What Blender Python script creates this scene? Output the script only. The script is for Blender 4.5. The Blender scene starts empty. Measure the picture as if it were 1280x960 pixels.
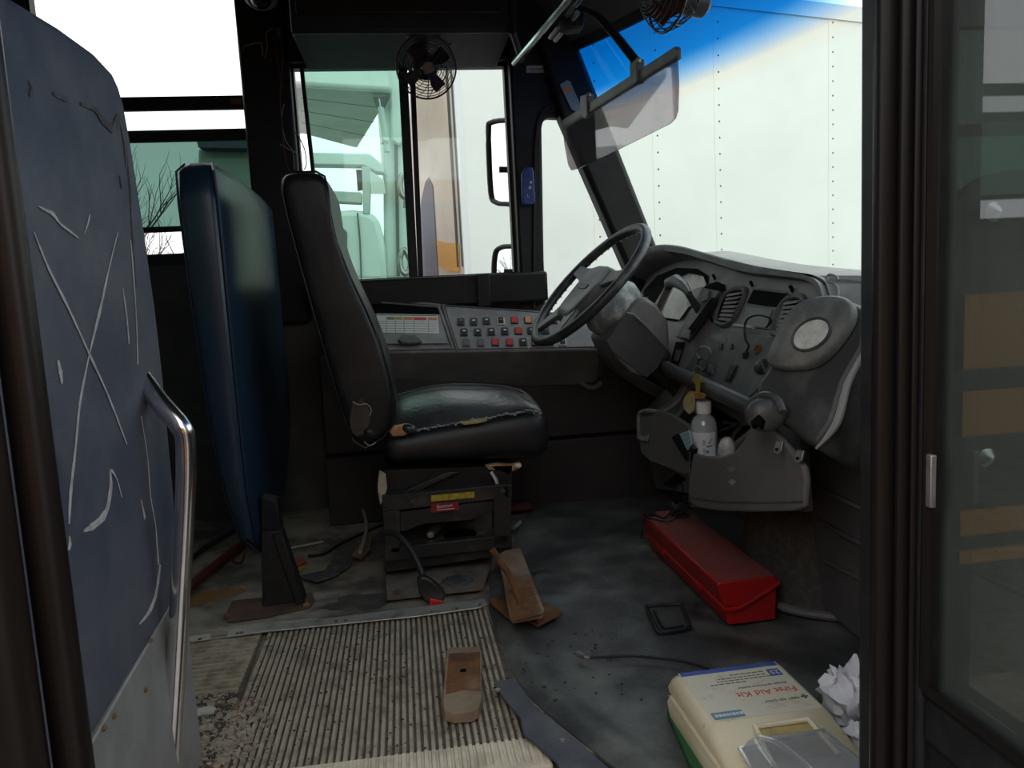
import bpy, bmesh, random
from math import *
from mathutils import Vector as V, Matrix, noise

# ------------------------------------------------------------------ camera, sky, exposure
sc = bpy.context.scene
COL = sc.collection
CAM = V((0.0, 0.0, 0.8))
YAW, PITCH, ROLL = radians(8), radians(7), radians(3)
FPX = 950.0
_F = V((sin(YAW)*cos(PITCH), cos(YAW)*cos(PITCH), -sin(PITCH)))
_R0 = V((cos(YAW), -sin(YAW), 0)); _U0 = _R0.cross(_F)
_R = _R0*cos(ROLL) - _U0*sin(ROLL); _U = _U0*cos(ROLL) + _R0*sin(ROLL)
cam = bpy.data.objects.new('camera', bpy.data.cameras.new('camera'))
COL.objects.link(cam)
cam.matrix_world = Matrix(((_R.x, _U.x, -_F.x, CAM.x), (_R.y, _U.y, -_F.y, CAM.y), (_R.z, _U.z, -_F.z, CAM.z), (0, 0, 0, 1)))
cam.data.sensor_width = 36; cam.data.lens = FPX/1280*36
cam.data.clip_start = .02; cam.data.clip_end = 300
sc.camera = cam

world = bpy.data.worlds.new('overcast_sky'); sc.world = world
world.use_nodes = True
wn = world.node_tree.nodes; wl = world.node_tree.links
bg = wn['Background']
wtc = wn.new('ShaderNodeTexCoord'); wsep = wn.new('ShaderNodeSeparateXYZ')
wramp = wn.new('ShaderNodeValToRGB')
wl.new(wtc.outputs['Generated'], wsep.inputs[0]); wl.new(wsep.outputs['Z'], wramp.inputs[0]); wl.new(wramp.outputs[0], bg.inputs[0])
wramp.color_ramp.elements[0].position = .0; wramp.color_ramp.elements[0].color = (.90, .93, .96, 1)
wramp.color_ramp.elements[1].position = .6; wramp.color_ramp.elements[1].color = (.97, .98, 1.0, 1)
bg.inputs[1].default_value = 1.65

sc.view_settings.view_transform = 'Standard'
sc.view_settings.look = 'None'
sc.view_settings.gamma = 1
sc.view_settings.use_curve_mapping = False
sc.view_settings.exposure = 0.38

def P(px, py, X=None, Y=None, Z=None):
    """point of the sight line through a picture point, on the plane X=, Y= or Z="""
    d = _F + _R*((px-640)/FPX) + _U*((480-py)/FPX)
    if X is not None: t = (X-CAM.x)/d.x
    elif Y is not None: t = (Y-CAM.y)/d.y
    else: t = (Z-CAM.z)/d.z
    return CAM + d*t
def PP(px, py, o, n):
    d = _F + _R*((px-640)/FPX) + _U*((480-py)/FPX)
    o = V(o); n = V(n)
    return CAM + d*((o-CAM).dot(n)/d.dot(n))

# ------------------------------------------------------------------ materials
def nd(nt, t, **k):
    n = nt.nodes.new(t)
    for a, b in k.items(): setattr(n, a, b)
    return n
def mat(name, col, rough=.6, metal=0., c2=None, sc2=12., lo=.45, hi=.7, c3=None, sc3=4., lo3=.5, hi3=.7,
        bump=0., bsc=150., spec=.5, coat=0., stretch=None, emit=0., detail=6.):
    m = bpy.data.materials.new(name); m.use_nodes = True
    nt = m.node_tree; b = nt.nodes['Principled BSDF']; L = nt.links.new
    b.inputs['Roughness'].default_value = rough; b.inputs['Metallic'].default_value = metal
    b.inputs['Specular IOR Level'].default_value = spec
    if coat: b.inputs['Coat Weight'].default_value = coat; b.inputs['Coat Roughness'].default_value = .2
    b.inputs['Base Color'].default_value = (*col, 1)
    tc = nd(nt, 'ShaderNodeTexCoord'); src = tc.outputs['Object']
    if stretch:
        mp = nd(nt, 'ShaderNodeMapping'); mp.inputs['Scale'].default_value = stretch
        L(src, mp.inputs[0]); src = mp.outputs[0]
    prev = None
    for c, s, l, h in ((c2, sc2, lo, hi), (c3, sc3, lo3, hi3)):
        if c is None: continue
        nz = nd(nt, 'ShaderNodeTexNoise'); nz.inputs['Scale'].default_value = s; nz.inputs['Detail'].default_value = detail
        nz.inputs['Roughness'].default_value = .62
        L(src, nz.inputs['Vector'])
        mr = nd(nt, 'ShaderNodeMapRange'); mr.inputs[1].default_value = l; mr.inputs[2].default_value = h
        L(nz.outputs[0], mr.inputs[0])
        mx = nd(nt, 'ShaderNodeMix', data_type='RGBA')
        L(mr.outputs[0], mx.inputs[0])
        if prev is None: mx.inputs[6].default_value = (*col, 1)
        else: L(prev, mx.inputs[6])
        mx.inputs[7].default_value = (*c, 1)
        prev = mx.outputs[2]
    if prev is not None: L(prev, b.inputs['Base Color'])
    if bump:
        nz = nd(nt, 'ShaderNodeTexNoise'); nz.inputs['Scale'].default_value = bsc; nz.inputs['Detail'].default_value = 4
        L(src, nz.inputs['Vector'])
        bp = nd(nt, 'ShaderNodeBump'); bp.inputs['Strength'].default_value = bump; bp.inputs['Distance'].default_value = .004
        L(nz.outputs[0], bp.inputs['Height']); L(bp.outputs[0], b.inputs['Normal'])
    if emit:
        b.inputs['Emission Color'].default_value = (*col, 1); b.inputs['Emission Strength'].default_value = emit
    return m
def glassy(name, tint, refl=.06, rough=.02, fres=True, haze=None, hazeamt=0.):
    """thin sheet: tinted see-through plus a reflection (and a little diffuse haze)"""
    m = bpy.data.materials.new(name); m.use_nodes = True
    nt = m.node_tree; L = nt.links.new
    for n in list(nt.nodes): nt.nodes.remove(n)
    out = nd(nt, 'ShaderNodeOutputMaterial'); tr = nd(nt, 'ShaderNodeBsdfTransparent'); gl = nd(nt, 'ShaderNodeBsdfGlossy')
    tr.inputs[0].default_value = (*tint, 1); gl.inputs['Roughness'].default_value = rough
    mx = nd(nt, 'ShaderNodeMixShader')
    lw = nd(nt, 'ShaderNodeLayerWeight'); lw.inputs[0].default_value = .35
    mr = nd(nt, 'ShaderNodeMapRange'); mr.inputs[3].default_value = refl; mr.inputs[4].default_value = min(1, refl+.5)
    pw = nd(nt, 'ShaderNodeMath', operation='POWER'); pw.inputs[1].default_value = 3
    L(lw.outputs['Facing'], pw.inputs[0]); L(pw.outputs[0], mr.inputs[0]); L(mr.outputs[0], mx.inputs[0])
    base = tr.outputs[0]
    if haze:
        df = nd(nt, 'ShaderNodeBsdfDiffuse'); df.inputs[0].default_value = (*haze, 1)
        m2 = nd(nt, 'ShaderNodeMixShader')
        tc = nd(nt, 'ShaderNodeTexCoord'); nz = nd(nt, 'ShaderNodeTexNoise'); nz.inputs['Scale'].default_value = 9; nz.inputs['Detail'].default_value = 5
        L(tc.outputs['Object'], nz.inputs['Vector'])
        m3 = nd(nt, 'ShaderNodeMapRange'); m3.inputs[3].default_value = hazeamt*.4; m3.inputs[4].default_value = hazeamt*1.6
        L(nz.outputs[0], m3.inputs[0]); L(m3.outputs[0], m2.inputs[0])
        L(base, m2.inputs[1]); L(df.outputs[0], m2.inputs[2]); base = m2.outputs[0]
    L(base, mx.inputs[1]); L(gl.outputs[0], mx.inputs[2]); L(mx.outputs[0], out.inputs[0])
    return m, tr
K = {}
def mk(n, *a, **k): K[n] = mat(n, *a, **k)
mk('black_paint', (.010, .010, .012), .5, c2=(.02, .02, .02), sc2=30, spec=.35)
mk('black_trim', (.008, .008, .009), .5, c2=(.016, .016, .016), sc2=9, spec=.35)
mk('door_rubber', (.009, .007, .0065), .34, c2=(.022, .015, .011), sc2=7, stretch=(1, 1, .12), spec=.22)
mk('headliner', (.016, .016, .019), .7, c2=(.026, .026, .028), sc2=8)
mk('header_grey', (.10, .10, .105), .6, c2=(.06, .06, .06), sc2=8)
mk('inner_wall', (.045, .043, .042), .6, c2=(.075, .07, .065), sc2=6)
mk('lower_panel', (.030, .029, .030), .55, c2=(.05, .045, .042), sc2=7, bump=.15, bsc=400)
mk('floor_board', (.30, .265, .215), .8, c2=(.09, .08, .07), sc2=6, lo=.42, hi=.60, c3=(.20, .10, .035), sc3=3.2, lo3=.58, hi3=.72, bump=.5, bsc=60)
mk('rubber_mat', (.060, .063, .062), .45, c2=(.21, .225, .205), sc2=4.2, lo=.43, hi=.68, c3=(.026, .026, .028), sc3=3.0, lo3=.5, hi3=.66, bump=.35, bsc=90)
mk('rib_mat', (.43, .375, .285), .75, c2=(.24, .20, .145), sc2=26, lo=.46, hi=.66, c3=(.09, .065, .045), sc3=7, lo3=.60, hi3=.76, bump=.5, bsc=220)
mk('rib_groove', (.11, .09, .07), .85, c2=(.05, .04, .03), sc2=30)
mk('nosing', (.70, .63, .50), .7, c2=(.50, .43, .33), sc2=20)
mk('aluminium', (.55, .54, .51), .45, .6, c2=(.30, .27, .22), sc2=20, lo=.5, hi=.7)
mk('chrome', (.85, .84, .85), .20, 1., c2=(.7, .68, .68), sc2=14)
mk('dull_steel', (.42, .41, .40), .4, .8, c2=(.25, .22, .2), sc2=25)
mk('rust', (.20, .085, .03), .85, c2=(.085, .035, .015), sc2=18, lo=.42, hi=.65, c3=(.28, .17, .09), sc3=9, lo3=.55, hi3=.7, bump=.6, bsc=120)
mk('rusty_plate', (.22, .13, .075), .75, c2=(.11, .055, .03), sc2=14, c3=(.33, .25, .17), sc3=6, lo3=.5, hi3=.65, bump=.4, bsc=150)
mk('dirty_base', (.17, .15, .125), .7, c2=(.07, .06, .055), sc2=14, c3=(.16, .09, .05), sc3=5, bump=.3, bsc=100)
mk('tan_steel', (.29, .215, .145), .7, c2=(.17, .115, .07), sc2=10)
mk('navy_vinyl', (.052, .062, .095), .55, c2=(.105, .112, .132), sc2=5, lo=.4, hi=.7, c3=(.024, .034, .066), sc3=2.6, lo3=.52, hi3=.68, bump=.12, bsc=240)
mk('torn_patch', (.055, .055, .06), .7, c2=(.14, .13, .13), sc2=40, bump=.5, bsc=150)
mk('scuff_white', (.46, .46, .45), .6, c2=(.25, .25, .27), sc2=45)
mk('blue_vinyl', (.013, .030, .058), .32, c2=(.022, .042, .068), sc2=6, bump=.10, bsc=320)
mk('blue_piping', (.012, .02, .05), .35)
mk('kick_metal', (.29, .30, .30), .5, .2, c2=(.20, .20, .19), sc2=8, bump=.15, bsc=60)
mk('seat_vinyl', (.010, .010, .012), .42, c2=(.022, .022, .023), sc2=9, bump=.10, bsc=170, spec=.4)
mk('seat_top', (.026, .028, .032), .30, c2=(.07, .073, .078), sc2=7, lo=.42, hi=.7, bump=.35, bsc=60)
mk('foam', (.42, .20, .07), .9, c2=(.55, .42, .28), sc2=25, bump=.6, bsc=120)
mk('foam_white', (.72, .66, .55), .9, c2=(.5, .36, .22), sc2=30)
mk('tan_strap', (.42, .36, .26), .8, c2=(.25, .2, .14), sc2=40)
mk('seat_frame', (.016, .016, .017), .5, c2=(.05, .043, .037), sc2=14, lo=.52)
mk('brown_dirt', (.05, .038, .030), .85, c2=(.085, .065, .05), sc2=16)
mk('dash_grey', (.20, .195, .195), .5, c2=(.29, .28, .27), sc2=10, bump=.12, bsc=500)
mk('dash_dark', (.085, .085, .087), .5, c2=(.15, .15, .148), sc2=10, bump=.12, bsc=500)
mk('dash_lower', (.150, .138, .134), .55, c2=(.19, .175, .165), sc2=8, bump=.1, bsc=500)
mk('hollow_shade', (.006, .006, .007), .8, spec=.05)  # near-black for flat sheets that paint the shade inside openings
mk('gauge_lens', (.12, .115, .10), .12, c2=(.30, .28, .24), sc2=12, lo=.4, hi=.7)  # brown-grey mottling paints the glare on the lens
mk('vent_slat', (.24, .235, .23), .45, c2=(.36, .35, .33), sc2=20)
mk('dusty_black', (.050, .052, .052), .45, c2=(.20, .205, .19), sc2=6, lo=.46, hi=.78, bump=.1, bsc=300)
mk('dusty_pad', (.12, .125, .12), .5, c2=(.33, .335, .31), sc2=11, lo=.42, hi=.75, bump=.1, bsc=300)
mk('pale_oval', (.82, .83, .77), .55, c2=(.55, .56, .52), sc2=35)
mk('wheel_rubber', (.028, .028, .031), .42, c2=(.15, .15, .14), sc2=8, lo=.52, hi=.75)
mk('wheel_hub', (.085, .080, .090), .40, c2=(.13, .125, .13), sc2=9)
mk('dusty_shroud', (.18, .20, .205), .55, c2=(.66, .66, .62), sc2=26, lo=.42, hi=.72)
mk('column_grey', (.18, .18, .175), .45, c2=(.27, .265, .25), sc2=9)
mk('column_dark', (.06, .06, .062), .45, c2=(.09, .09, .09), sc2=9)
mk('carpet', (.075, .068, .060), .95, c2=(.13, .12, .105), sc2=60, bump=.9, bsc=260)
mk('cowl_panel', (.095, .09, .092), .5, c2=(.13, .125, .12), sc2=8)
mk('pale_grey', (.38, .38, .36), .55, c2=(.28, .28, .26), sc2=10)
mk('sticker_white', (.68, .68, .66), .5)
mk('sticker_line', (.12, .12, .12), .6)
mk('sticker_red', (.55, .05, .04), .5)
mk('sticker_dark_red', (.24, .012, .02), .5)
mk('sticker_olive', (.22, .22, .05), .5)
mk('sticker_ochre', (.40, .27, .06), .5)
mk('sticker_orange', (.62, .22, .07), .5)
mk('sticker_yellow', (.48, .36, .03), .5, c2=(.25, .16, .03), sc2=70)
mk('switch_black', (.030, .031, .033), .35)
mk('switch_red', (.60, .06, .05), .4)
mk('switch_orange', (.75, .32, .15), .4)
mk('switch_cream', (.75, .72, .52), .5)
mk('switch_blank', (.14, .14, .145), .5)
mk('icon_white', (.62, .62, .62), .5)
mk('red_plastic', (.40, .008, .010), .4, c2=(.27, .014, .014), sc2=8)
mk('red_dusty', (.30, .06, .055), .65, c2=(.20, .085, .075), sc2=8, lo=.4, hi=.7)
mk('cream_plastic', (.74, .67, .47), .45, c2=(.62, .53, .33), sc2=9, c3=(.30, .22, .12), sc3=34, lo3=.66, hi3=.72)
mk('cream_label', (.70, .655, .52), .5, c2=(.50, .42, .28), sc2=30, lo=.55, hi=.75)
mk('label_blue', (.05, .10, .36), .5, c2=(.3, .33, .42), sc2=22, lo=.56, hi=.7)
mk('label_steel_blue', (.13, .25, .36), .5)
mk('label_red', (.62, .05, .06), .5)
mk('green_plastic', (.02, .10, .035), .5)
mk('tissue', (.86, .86, .90), .85, bump=.3, bsc=80)
mk('ochre_card', (.62, .33, .05), .7)
mk('brown_card', (.25, .17, .12), .8)
mk('cable_black', (.014, .014, .015), .45)
mk('cable_red', (.13, .03, .022), .6)
mk('wire_pale', (.35, .33, .30), .5)
mk('wire_brown', (.06, .035, .03), .5)
mk('buckle_black', (.016, .017, .018), .35, c2=(.05, .05, .05), sc2=20)
mk('buckle_red', (.62, .03, .03), .35)
mk('rubber_plate', (.055, .06, .075), .5, c2=(.12, .125, .14), sc2=9, bump=.3, bsc=80)
mk('brass', (.55, .34, .07), .35, .9)
mk('amber_tag', (.40, .17, .03), .35)
mk('tan_tag', (.45, .34, .13), .5, c2=(.25, .2, .1), sc2=50)
mk('cap_white', (.86, .86, .84), .4)
mk('bottle_label', (.78, .79, .80), .5)
mk('ink_black', (.02, .02, .03), .5)
mk('ink_blue', (.06, .25, .55), .5)
mk('mouse_grey', (.60, .58, .57), .25, c2=(.35, .33, .33), sc2=40)
mk('card_cyan', (.30, .55, .66), .4)
mk('fan_black', (.016, .016, .017), .35)
mk('fan_blade', (.050, .017, .013), .4)
mk('fan_hub', (.20, .12, .085), .4, c2=(.1, .06, .04), sc2=60)
mk('fan_grille', (.03, .03, .03), .35, .3)
mk('blue_device', (.018, .038, .20), .4, c2=(.03, .06, .28), sc2=20)
mk('mirror_glass', (.92, .92, .92), .02, 1.)
mk('trailer_white', (.76, .785, .745), .45, c2=(.71, .735, .70), sc2=1.2)
mk('trailer_end', (.80, .68, .60), .6, c2=(.72, .58, .50), sc2=3)
mk('trailer_orange', (.85, .40, .08), .6)
mk('trailer_navy', (.16, .15, .21), .6)
mk('rivet_grey', (.09, .095, .095), .5)
mk('trailer_rail', (.66, .69, .68), .4, .2)
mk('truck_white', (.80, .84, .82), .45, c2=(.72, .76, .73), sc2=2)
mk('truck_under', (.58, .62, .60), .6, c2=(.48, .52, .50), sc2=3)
mk('seam_dark', (.15, .16, .15), .7)
mk('bark', (.10, .085, .07), .9)
mk('gravel', (.26, .25, .235), .95, c2=(.16, .155, .15), sc2=14, bump=.8, bsc=40)
mk('bus_yellow', (.62, .25, .02), .4, c2=(.5, .2, .02), sc2=4)
mk('bus_black', (.015, .016, .018), .35)
mk('blind_green', (.42, .50, .42), .6)
mk('blind_dark', (.10, .12, .16), .6)
mk('wrapper_red', (.28, .06, .04), .6)
mk('plate_brown', (.11, .065, .045), .8, c2=(.06, .035, .025), sc2=14, bump=.4, bsc=150)
mk('oil_mark', (.06, .062, .055), .6, c2=(.15, .135, .11), sc2=16)
mk('rust_mark', (.22, .10, .02), .85, c2=(.20, .15, .09), sc2=18)
mk('dust_mark', (.40, .36, .28), .9, c2=(.22, .19, .15), sc2=22)
mk('debris_light', (.30, .25, .19), .9, c2=(.45, .40, .33), sc2=60)
mk('debris_dark', (.07, .055, .045), .9)
mk('debris_tan', (.28, .18, .10), .9, c2=(.18, .10, .06), sc2=30)
K['clear_glass'], _ = glassy('clear_glass', (.93, .96, .94), .035)
K['green_glass'], _ = glassy('green_glass', (.66, .84, .76), .04)
K['dark_green_glass'], _ = glassy('dark_green_glass', (.30, .40, .36), .04)
K['door_glass'], _ = glassy('door_glass', (.42, .46, .45), .07, haze=(.16, .18, .16), hazeamt=.30)  # grey-green haze paints the pale reflections on the door pane
K['visor_tint'], _ = glassy('visor_tint', (.60, .55, .57), .05, haze=(.4, .38, .4), hazeamt=.10)
K['bottle_clear'], _ = glassy('bottle_clear', (.78, .84, .84), .10, haze=(.75, .80, .80), hazeamt=.55)
K['plastic_clear'], _ = glassy('plastic_clear', (.90, .92, .94), .22, rough=.10, haze=(.80, .83, .86), hazeamt=.26)
# windscreen: clear below, a blue shade band baked into the glass along its top edge
K['windscreen'], _tr = glassy('windscreen', (.93, .97, .94), .02)
_nt = K['windscreen'].node_tree
_tc = nd(_nt, 'ShaderNodeTexCoord'); _sp = nd(_nt, 'ShaderNodeSeparateXYZ'); _rp = nd(_nt, 'ShaderNodeValToRGB')
_mr = nd(_nt, 'ShaderNodeMapRange'); _mr.inputs[1].default_value = .45; _mr.inputs[2].default_value = .85   # height above the pane's foot
_nt.links.new(_tc.outputs['Object'], _sp.inputs[0]); _nt.links.new(_sp.outputs['Z'], _mr.inputs[0])
_e = _rp.color_ramp.elements
_e[0].position = .34; _e[0].color = (.93, .97, .94, 1); _e[1].position = 1.0; _e[1].color = (.01, .34, .68, 1)
for _p, _c in ((.46, (.93, .93, .88, 1)), (.56, (.56, .74, .92, 1)), (.70, (.07, .44, .80, 1))):
    _q = _e.new(_p); _q.color = _c
_nt.links.new(_mr.outputs[0], _rp.inputs[0]); _nt.links.new(_rp.outputs[0], _tr.inputs[0])

# ------------------------------------------------------------------ mesh helpers
class MB:
    def __init__(s): s.bm = bmesh.new()
    def box(s, c, d, rot=None):
        c = V(c); d = V(d)/2; vs = []
        for x in (-1, 1):
            for y in (-1, 1):
                for z in (-1, 1):
                    p = V((x*d.x, y*d.y, z*d.z))
                    if rot is not None: p = rot @ p
                    vs.append(s.bm.verts.new(c+p))
        for f in ((0,1,3,2),(4,6,7,5),(0,4,5,1),(2,3,7,6),(0,2,6,4),(1,5,7,3)): s.bm.faces.new([vs[i] for i in f])
        return s
    def span(s, a, b):
        a = V(a); b = V(b); return s.box((a+b)/2, (abs(b.x-a.x), abs(b.y-a.y), abs(b.z-a.z)))
    def prism(s, pts, vec):
        vec = V(vec); a = [s.bm.verts.new(V(p)) for p in pts]; b = [s.bm.verts.new(V(p)+vec) for p in pts]
        n = len(a); s.bm.faces.new(a); s.bm.faces.new(b[::-1])
        for i in range(n): s.bm.faces.new((a[i], b[i], b[(i+1)%n], a[(i+1)%n]))
        return s
    def loft(s, rings, caps=True, closed=True):
        R = [[s.bm.verts.new(V(p)) for p in r] for r in rings]; n = len(R[0])
        for a, b in zip(R, R[1:]):
            for i in range(n if closed else n-1): s.bm.faces.new((a[i], a[(i+1)%n], b[(i+1)%n], b[i]))
        if caps and closed: s.bm.faces.new(R[0][::-1]); s.bm.faces.new(R[-1])
        return s
    def frame_of(s, pts, closed=False):
        pts = [V(p) for p in pts]; n = len(pts); out = []; up = None
        for i, p in enumerate(pts):
            if closed: t = pts[(i+1)%n]-pts[i-1]
            else: t = pts[min(i+1, n-1)]-pts[max(i-1, 0)]
            t.normalize()
            if up is None: up = V((0,0,1)) if abs(t.z) < .9 else V((0,1,0))
            x = up.cross(t).normalized(); up = t.cross(x).normalized(); out.append((p, x, up))
        return out
    def tube(s, pts, r, seg=8, closed=False, flat=1.):
        fr = s.frame_of(pts, closed); rings = []
        for i, (p, x, u) in enumerate(fr):
            rr = r[i] if isinstance(r, (list, tuple)) else r
            rings.append([p + x*(rr*cos(2*pi*k/seg)) + u*(rr*flat*sin(2*pi*k/seg)) for k in range(seg)])
        if closed:
            R = [[s.bm.verts.new(p) for p in g] for g in rings]; n = len(R)
            for a in range(n):
                b = (a+1) % n
                for i in range(seg): s.bm.faces.new((R[a][i], R[a][(i+1)%seg], R[b][(i+1)%seg], R[b][i]))
            return s
        return s.loft(rings)
    def cyl(s, a, b, r0, r1=None, seg=16): return s.tube([a, b], [r0, r0 if r1 is None else r1], seg)
    def lathe(s, prof, o, axis=(0,0,1), seg=20):
        o = V(o); ax = V(axis).normalized(); x = ax.orthogonal().normalized(); y = ax.cross(x)
        return s.loft([[o + ax*h + (x*cos(2*pi*k/seg) + y*sin(2*pi*k/seg))*max(r, 1e-4) for k in range(seg)] for r, h in prof])
    def ell(s, c, rad, rot=None, seg=16):
        c = V(c); rings = []
        for j in range(1, seg//2):
            t = pi*j/(seg//2); g = []
            for k in range(seg):
                p = V((rad[0]*sin(t)*cos(2*pi*k/seg), rad[1]*sin(t)*sin(2*pi*k/seg), rad[2]*cos(t)))
                if rot is not None: p = rot @ p
                g.append(c+p)
            rings.append(g)
        return s.loft(rings)
    def grid(s, rows, thick=None):
        R = [[s.bm.verts.new(V(p)) for p in r] for r in rows]
        for a, b in zip(R, R[1:]):
            for i in range(len(a)-1): s.bm.faces.new((a[i], a[i+1], b[i+1], b[i]))
        if thick is not None:
            t = V(thick); Q = [[s.bm.verts.new(v.co+t) for v in r] for r in R]
            for a, b in zip(Q, Q[1:]):
                for i in range(len(a)-1): s.bm.faces.new((a[i], b[i], b[i+1], a[i+1]))
            bd = [R[0][i] for i in range(len(R[0]))]+[r[-1] for r in R[1:]]+R[-1][-2::-1]+[r[0] for r in R[-2:0:-1]]
            bq = [Q[0][i] for i in range(len(Q[0]))]+[r[-1] for r in Q[1:]]+Q[-1][-2::-1]+[r[0] for r in Q[-2:0:-1]]
            n = len(bd)
            for i in range(n): s.bm.faces.new((bd[i], bq[i], bq[(i+1)%n], bd[(i+1)%n]))
        return s
    def sheet(s, pts, off):
        a = [s.bm.verts.new(V(p)+V(off)) for p in pts]; s.bm.faces.new(a); return s
def smoothpath(pts, n=6, closed=False):
    pts = [V(p) for p in pts]; N = len(pts); out = []
    rng = range(N if closed else N-1)
    for i in rng:
        if closed: p0, p1, p2, p3 = pts[i-1], pts[i], pts[(i+1)%N], pts[(i+2)%N]
        else: p0, p1, p2, p3 = pts[max(i-1,0)], pts[i], pts[i+1], pts[min(i+2,N-1)]
        for k in range(n):
            t = k/n
            out.append(.5*((2*p1)+(p2-p0)*t+(2*p0-5*p1+4*p2-p3)*t*t+(3*p1-p0-3*p2+p3)*t**3))
    if not closed: out.append(pts[-1])
    return out

def root_of(o):
    while o.parent: o = o.parent
    return o
def build(name, mb, m, parent=None, smooth=True, bevel=0., seg=2, sub=0, ang=35, label=None):
    bm = mb.bm
    bmesh.ops.remove_doubles(bm, verts=bm.verts, dist=1e-6)
    bmesh.ops.recalc_face_normals(bm, faces=bm.faces)
    if parent is not None: o0 = root_of(parent).location.copy()
    else:
        xs = [v.co for v in bm.verts]
        lo = V((min(p[i] for p in xs) for i in range(3))); hi = V((max(p[i] for p in xs) for i in range(3)))
        o0 = V(((lo.x+hi.x)/2, (lo.y+hi.y)/2, lo.z))
    for v in bm.verts: v.co -= o0
    me = bpy.data.meshes.new(name); bm.to_mesh(me); bm.free()
    me.materials.append(K[m] if isinstance(m, str) else m)
    if smooth:
        for p in me.polygons: p.use_smooth = True
        me.set_sharp_from_angle(angle=radians(ang))
    o = bpy.data.objects.new(name, me); COL.objects.link(o)
    if parent is not None: o.parent = parent
    else: o.location = o0
    if bevel:
        b = o.modifiers.new('bevel', 'BEVEL'); b.width = bevel; b.segments = seg; b.limit_method = 'ANGLE'; b.angle_limit = radians(30)
        b.harden_normals = False
    if sub:
        q = o.modifiers.new('sub', 'SUBSURF'); q.levels = sub; q.render_levels = sub
    if label: o['label'] = label
    return o
def thing(name, label, cat, loc, group=None):
    o = bpy.data.objects.new(name, None); COL.objects.link(o); o.empty_display_size = .05
    o.location = V(loc); o['label'] = label; o['category'] = cat
    if group: o['group'] = group
    return o
def tag(o, label, cat, group=None):
    o['label'] = label; o['category'] = cat
    if group: o['group'] = group
    return o
def struct(o): o['kind'] = 'structure'; return o
def stuff(o): o['kind'] = 'stuff'; return o
_dg = None
def text(body, size, o, xd, yd, m, parent, name='lettering', ext=.0003, align='CENTER'):
    """flat lettering as mesh: reads along xd, stands up along yd"""
    cu = bpy.data.curves.new('t', 'FONT'); cu.body = body; cu.size = size; cu.extrude = ext; cu.align_x = align; cu.align_y = 'CENTER'
    cu.resolution_u = 3
    to = bpy.data.objects.new('t', cu); COL.objects.link(to)
    dg = bpy.context.evaluated_depsgraph_get()
    me = bpy.data.meshes.new_from_object(to.evaluated_get(dg))
    bpy.data.objects.remove(to); bpy.data.curves.remove(cu)
    x = V(xd).normalized(); y = V(yd); y = (y - x*y.dot(x)).normalized(); z = x.cross(y)
    M4 = Matrix(((x.x, y.x, z.x, 0), (x.y, y.y, z.y, 0), (x.z, y.z, z.z, 0), (0, 0, 0, 1)))
    o0 = root_of(parent).location if parent else V((0,0,0))
    me.transform(Matrix.Translation(V(o)-o0) @ M4)
    me.name = name; me.materials.clear(); me.materials.append(K[m])
    ob = bpy.data.objects.new(name, me); COL.objects.link(ob)
    if parent: ob.parent = parent
    return ob
def rotz(a): return Matrix.Rotation(a, 3, 'Z')
def rrect(w, h, r, n=4):
    out = []
    for cx, cy, a0 in ((w/2-r, h/2-r, 0), (-w/2+r, h/2-r, pi/2), (-w/2+r, -h/2+r, pi), (w/2-r, -h/2+r, 1.5*pi)):
        for k in range(n+1):
            a = a0 + pi/2*k/n; out.append((cx+r*cos(a), cy+r*sin(a)))
    return out
rnd = random.Random(7)
# ================================================================== THE BUS SHELL
YW = 2.95      # inner face of the driver-side wall
mb = MB(); mb.span((-4.6, .62, -.95), (-.02+14, 9, -.95)) if False else None
g = MB().grid([[(x, y, -.92 + .02*noise.noise(V((x*.8, y*.8, 0)))) for x in (-40, -14, -6, -3, -1, 1, 3, 6, 14, 40)] for y in (-30, -10, -4, -1, 1, 4, 8, 14, 30, 60)])
struct(build('ground', g, 'gravel'))

fl = MB(); fl.span((-4.5, 1.20, -.05), (1.25, YW, 0)); fl.span((-4.5, .72, -.05), (-.42, 1.20, 0)); fl.span((.30, .72, -.05), (1.25, 1.20, 0))
floor_o = struct(build('floor', fl, 'floor_board'))
st = MB(); st.span((-.42, 1.17, -.27), (.30, 1.20, -.05)); st.span((-.42, .94, -.30), (.30, 1.17, -.27)); st.span((-.42, .91, -.56), (.30, .94, -.30)); st.span((-.42, .60, -.60), (.30, .94, -.56))
st.span((.30, .72, -.6), (.32, 1.2, -.05)); st.span((-.44, .72, -.6), (-.42, 1.2, -.05))
struct(build('trim_1', st, 'black_paint'))

# driver-side wall: solid pieces around the openings
w = MB(); T = YW+.06
w.span((-4.5, YW, -.3), (-.50, T, .955)); w.span((-.50, YW, -.3), (-.335, T, 2.0)); w.span((-.335, YW, -.3), (.46, T, .857))
w.span((-.335, YW, 1.656), (.46, T, 2.0)); w.span((.46, YW, -.3), (.565, T, 2.0)); w.span((.565, YW, -.3), (1.30, T, .70))
w.span((-4.5, YW, 1.92), (-.50, T, 2.0))
for x in (-1.24, -1.98, -2.72, -3.46, -4.2): w.span((x-.04, YW, .955), (x+.04, T, 1.92))
wall_left = struct(build('wall_left', w, 'inner_wall', bevel=.004))
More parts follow.
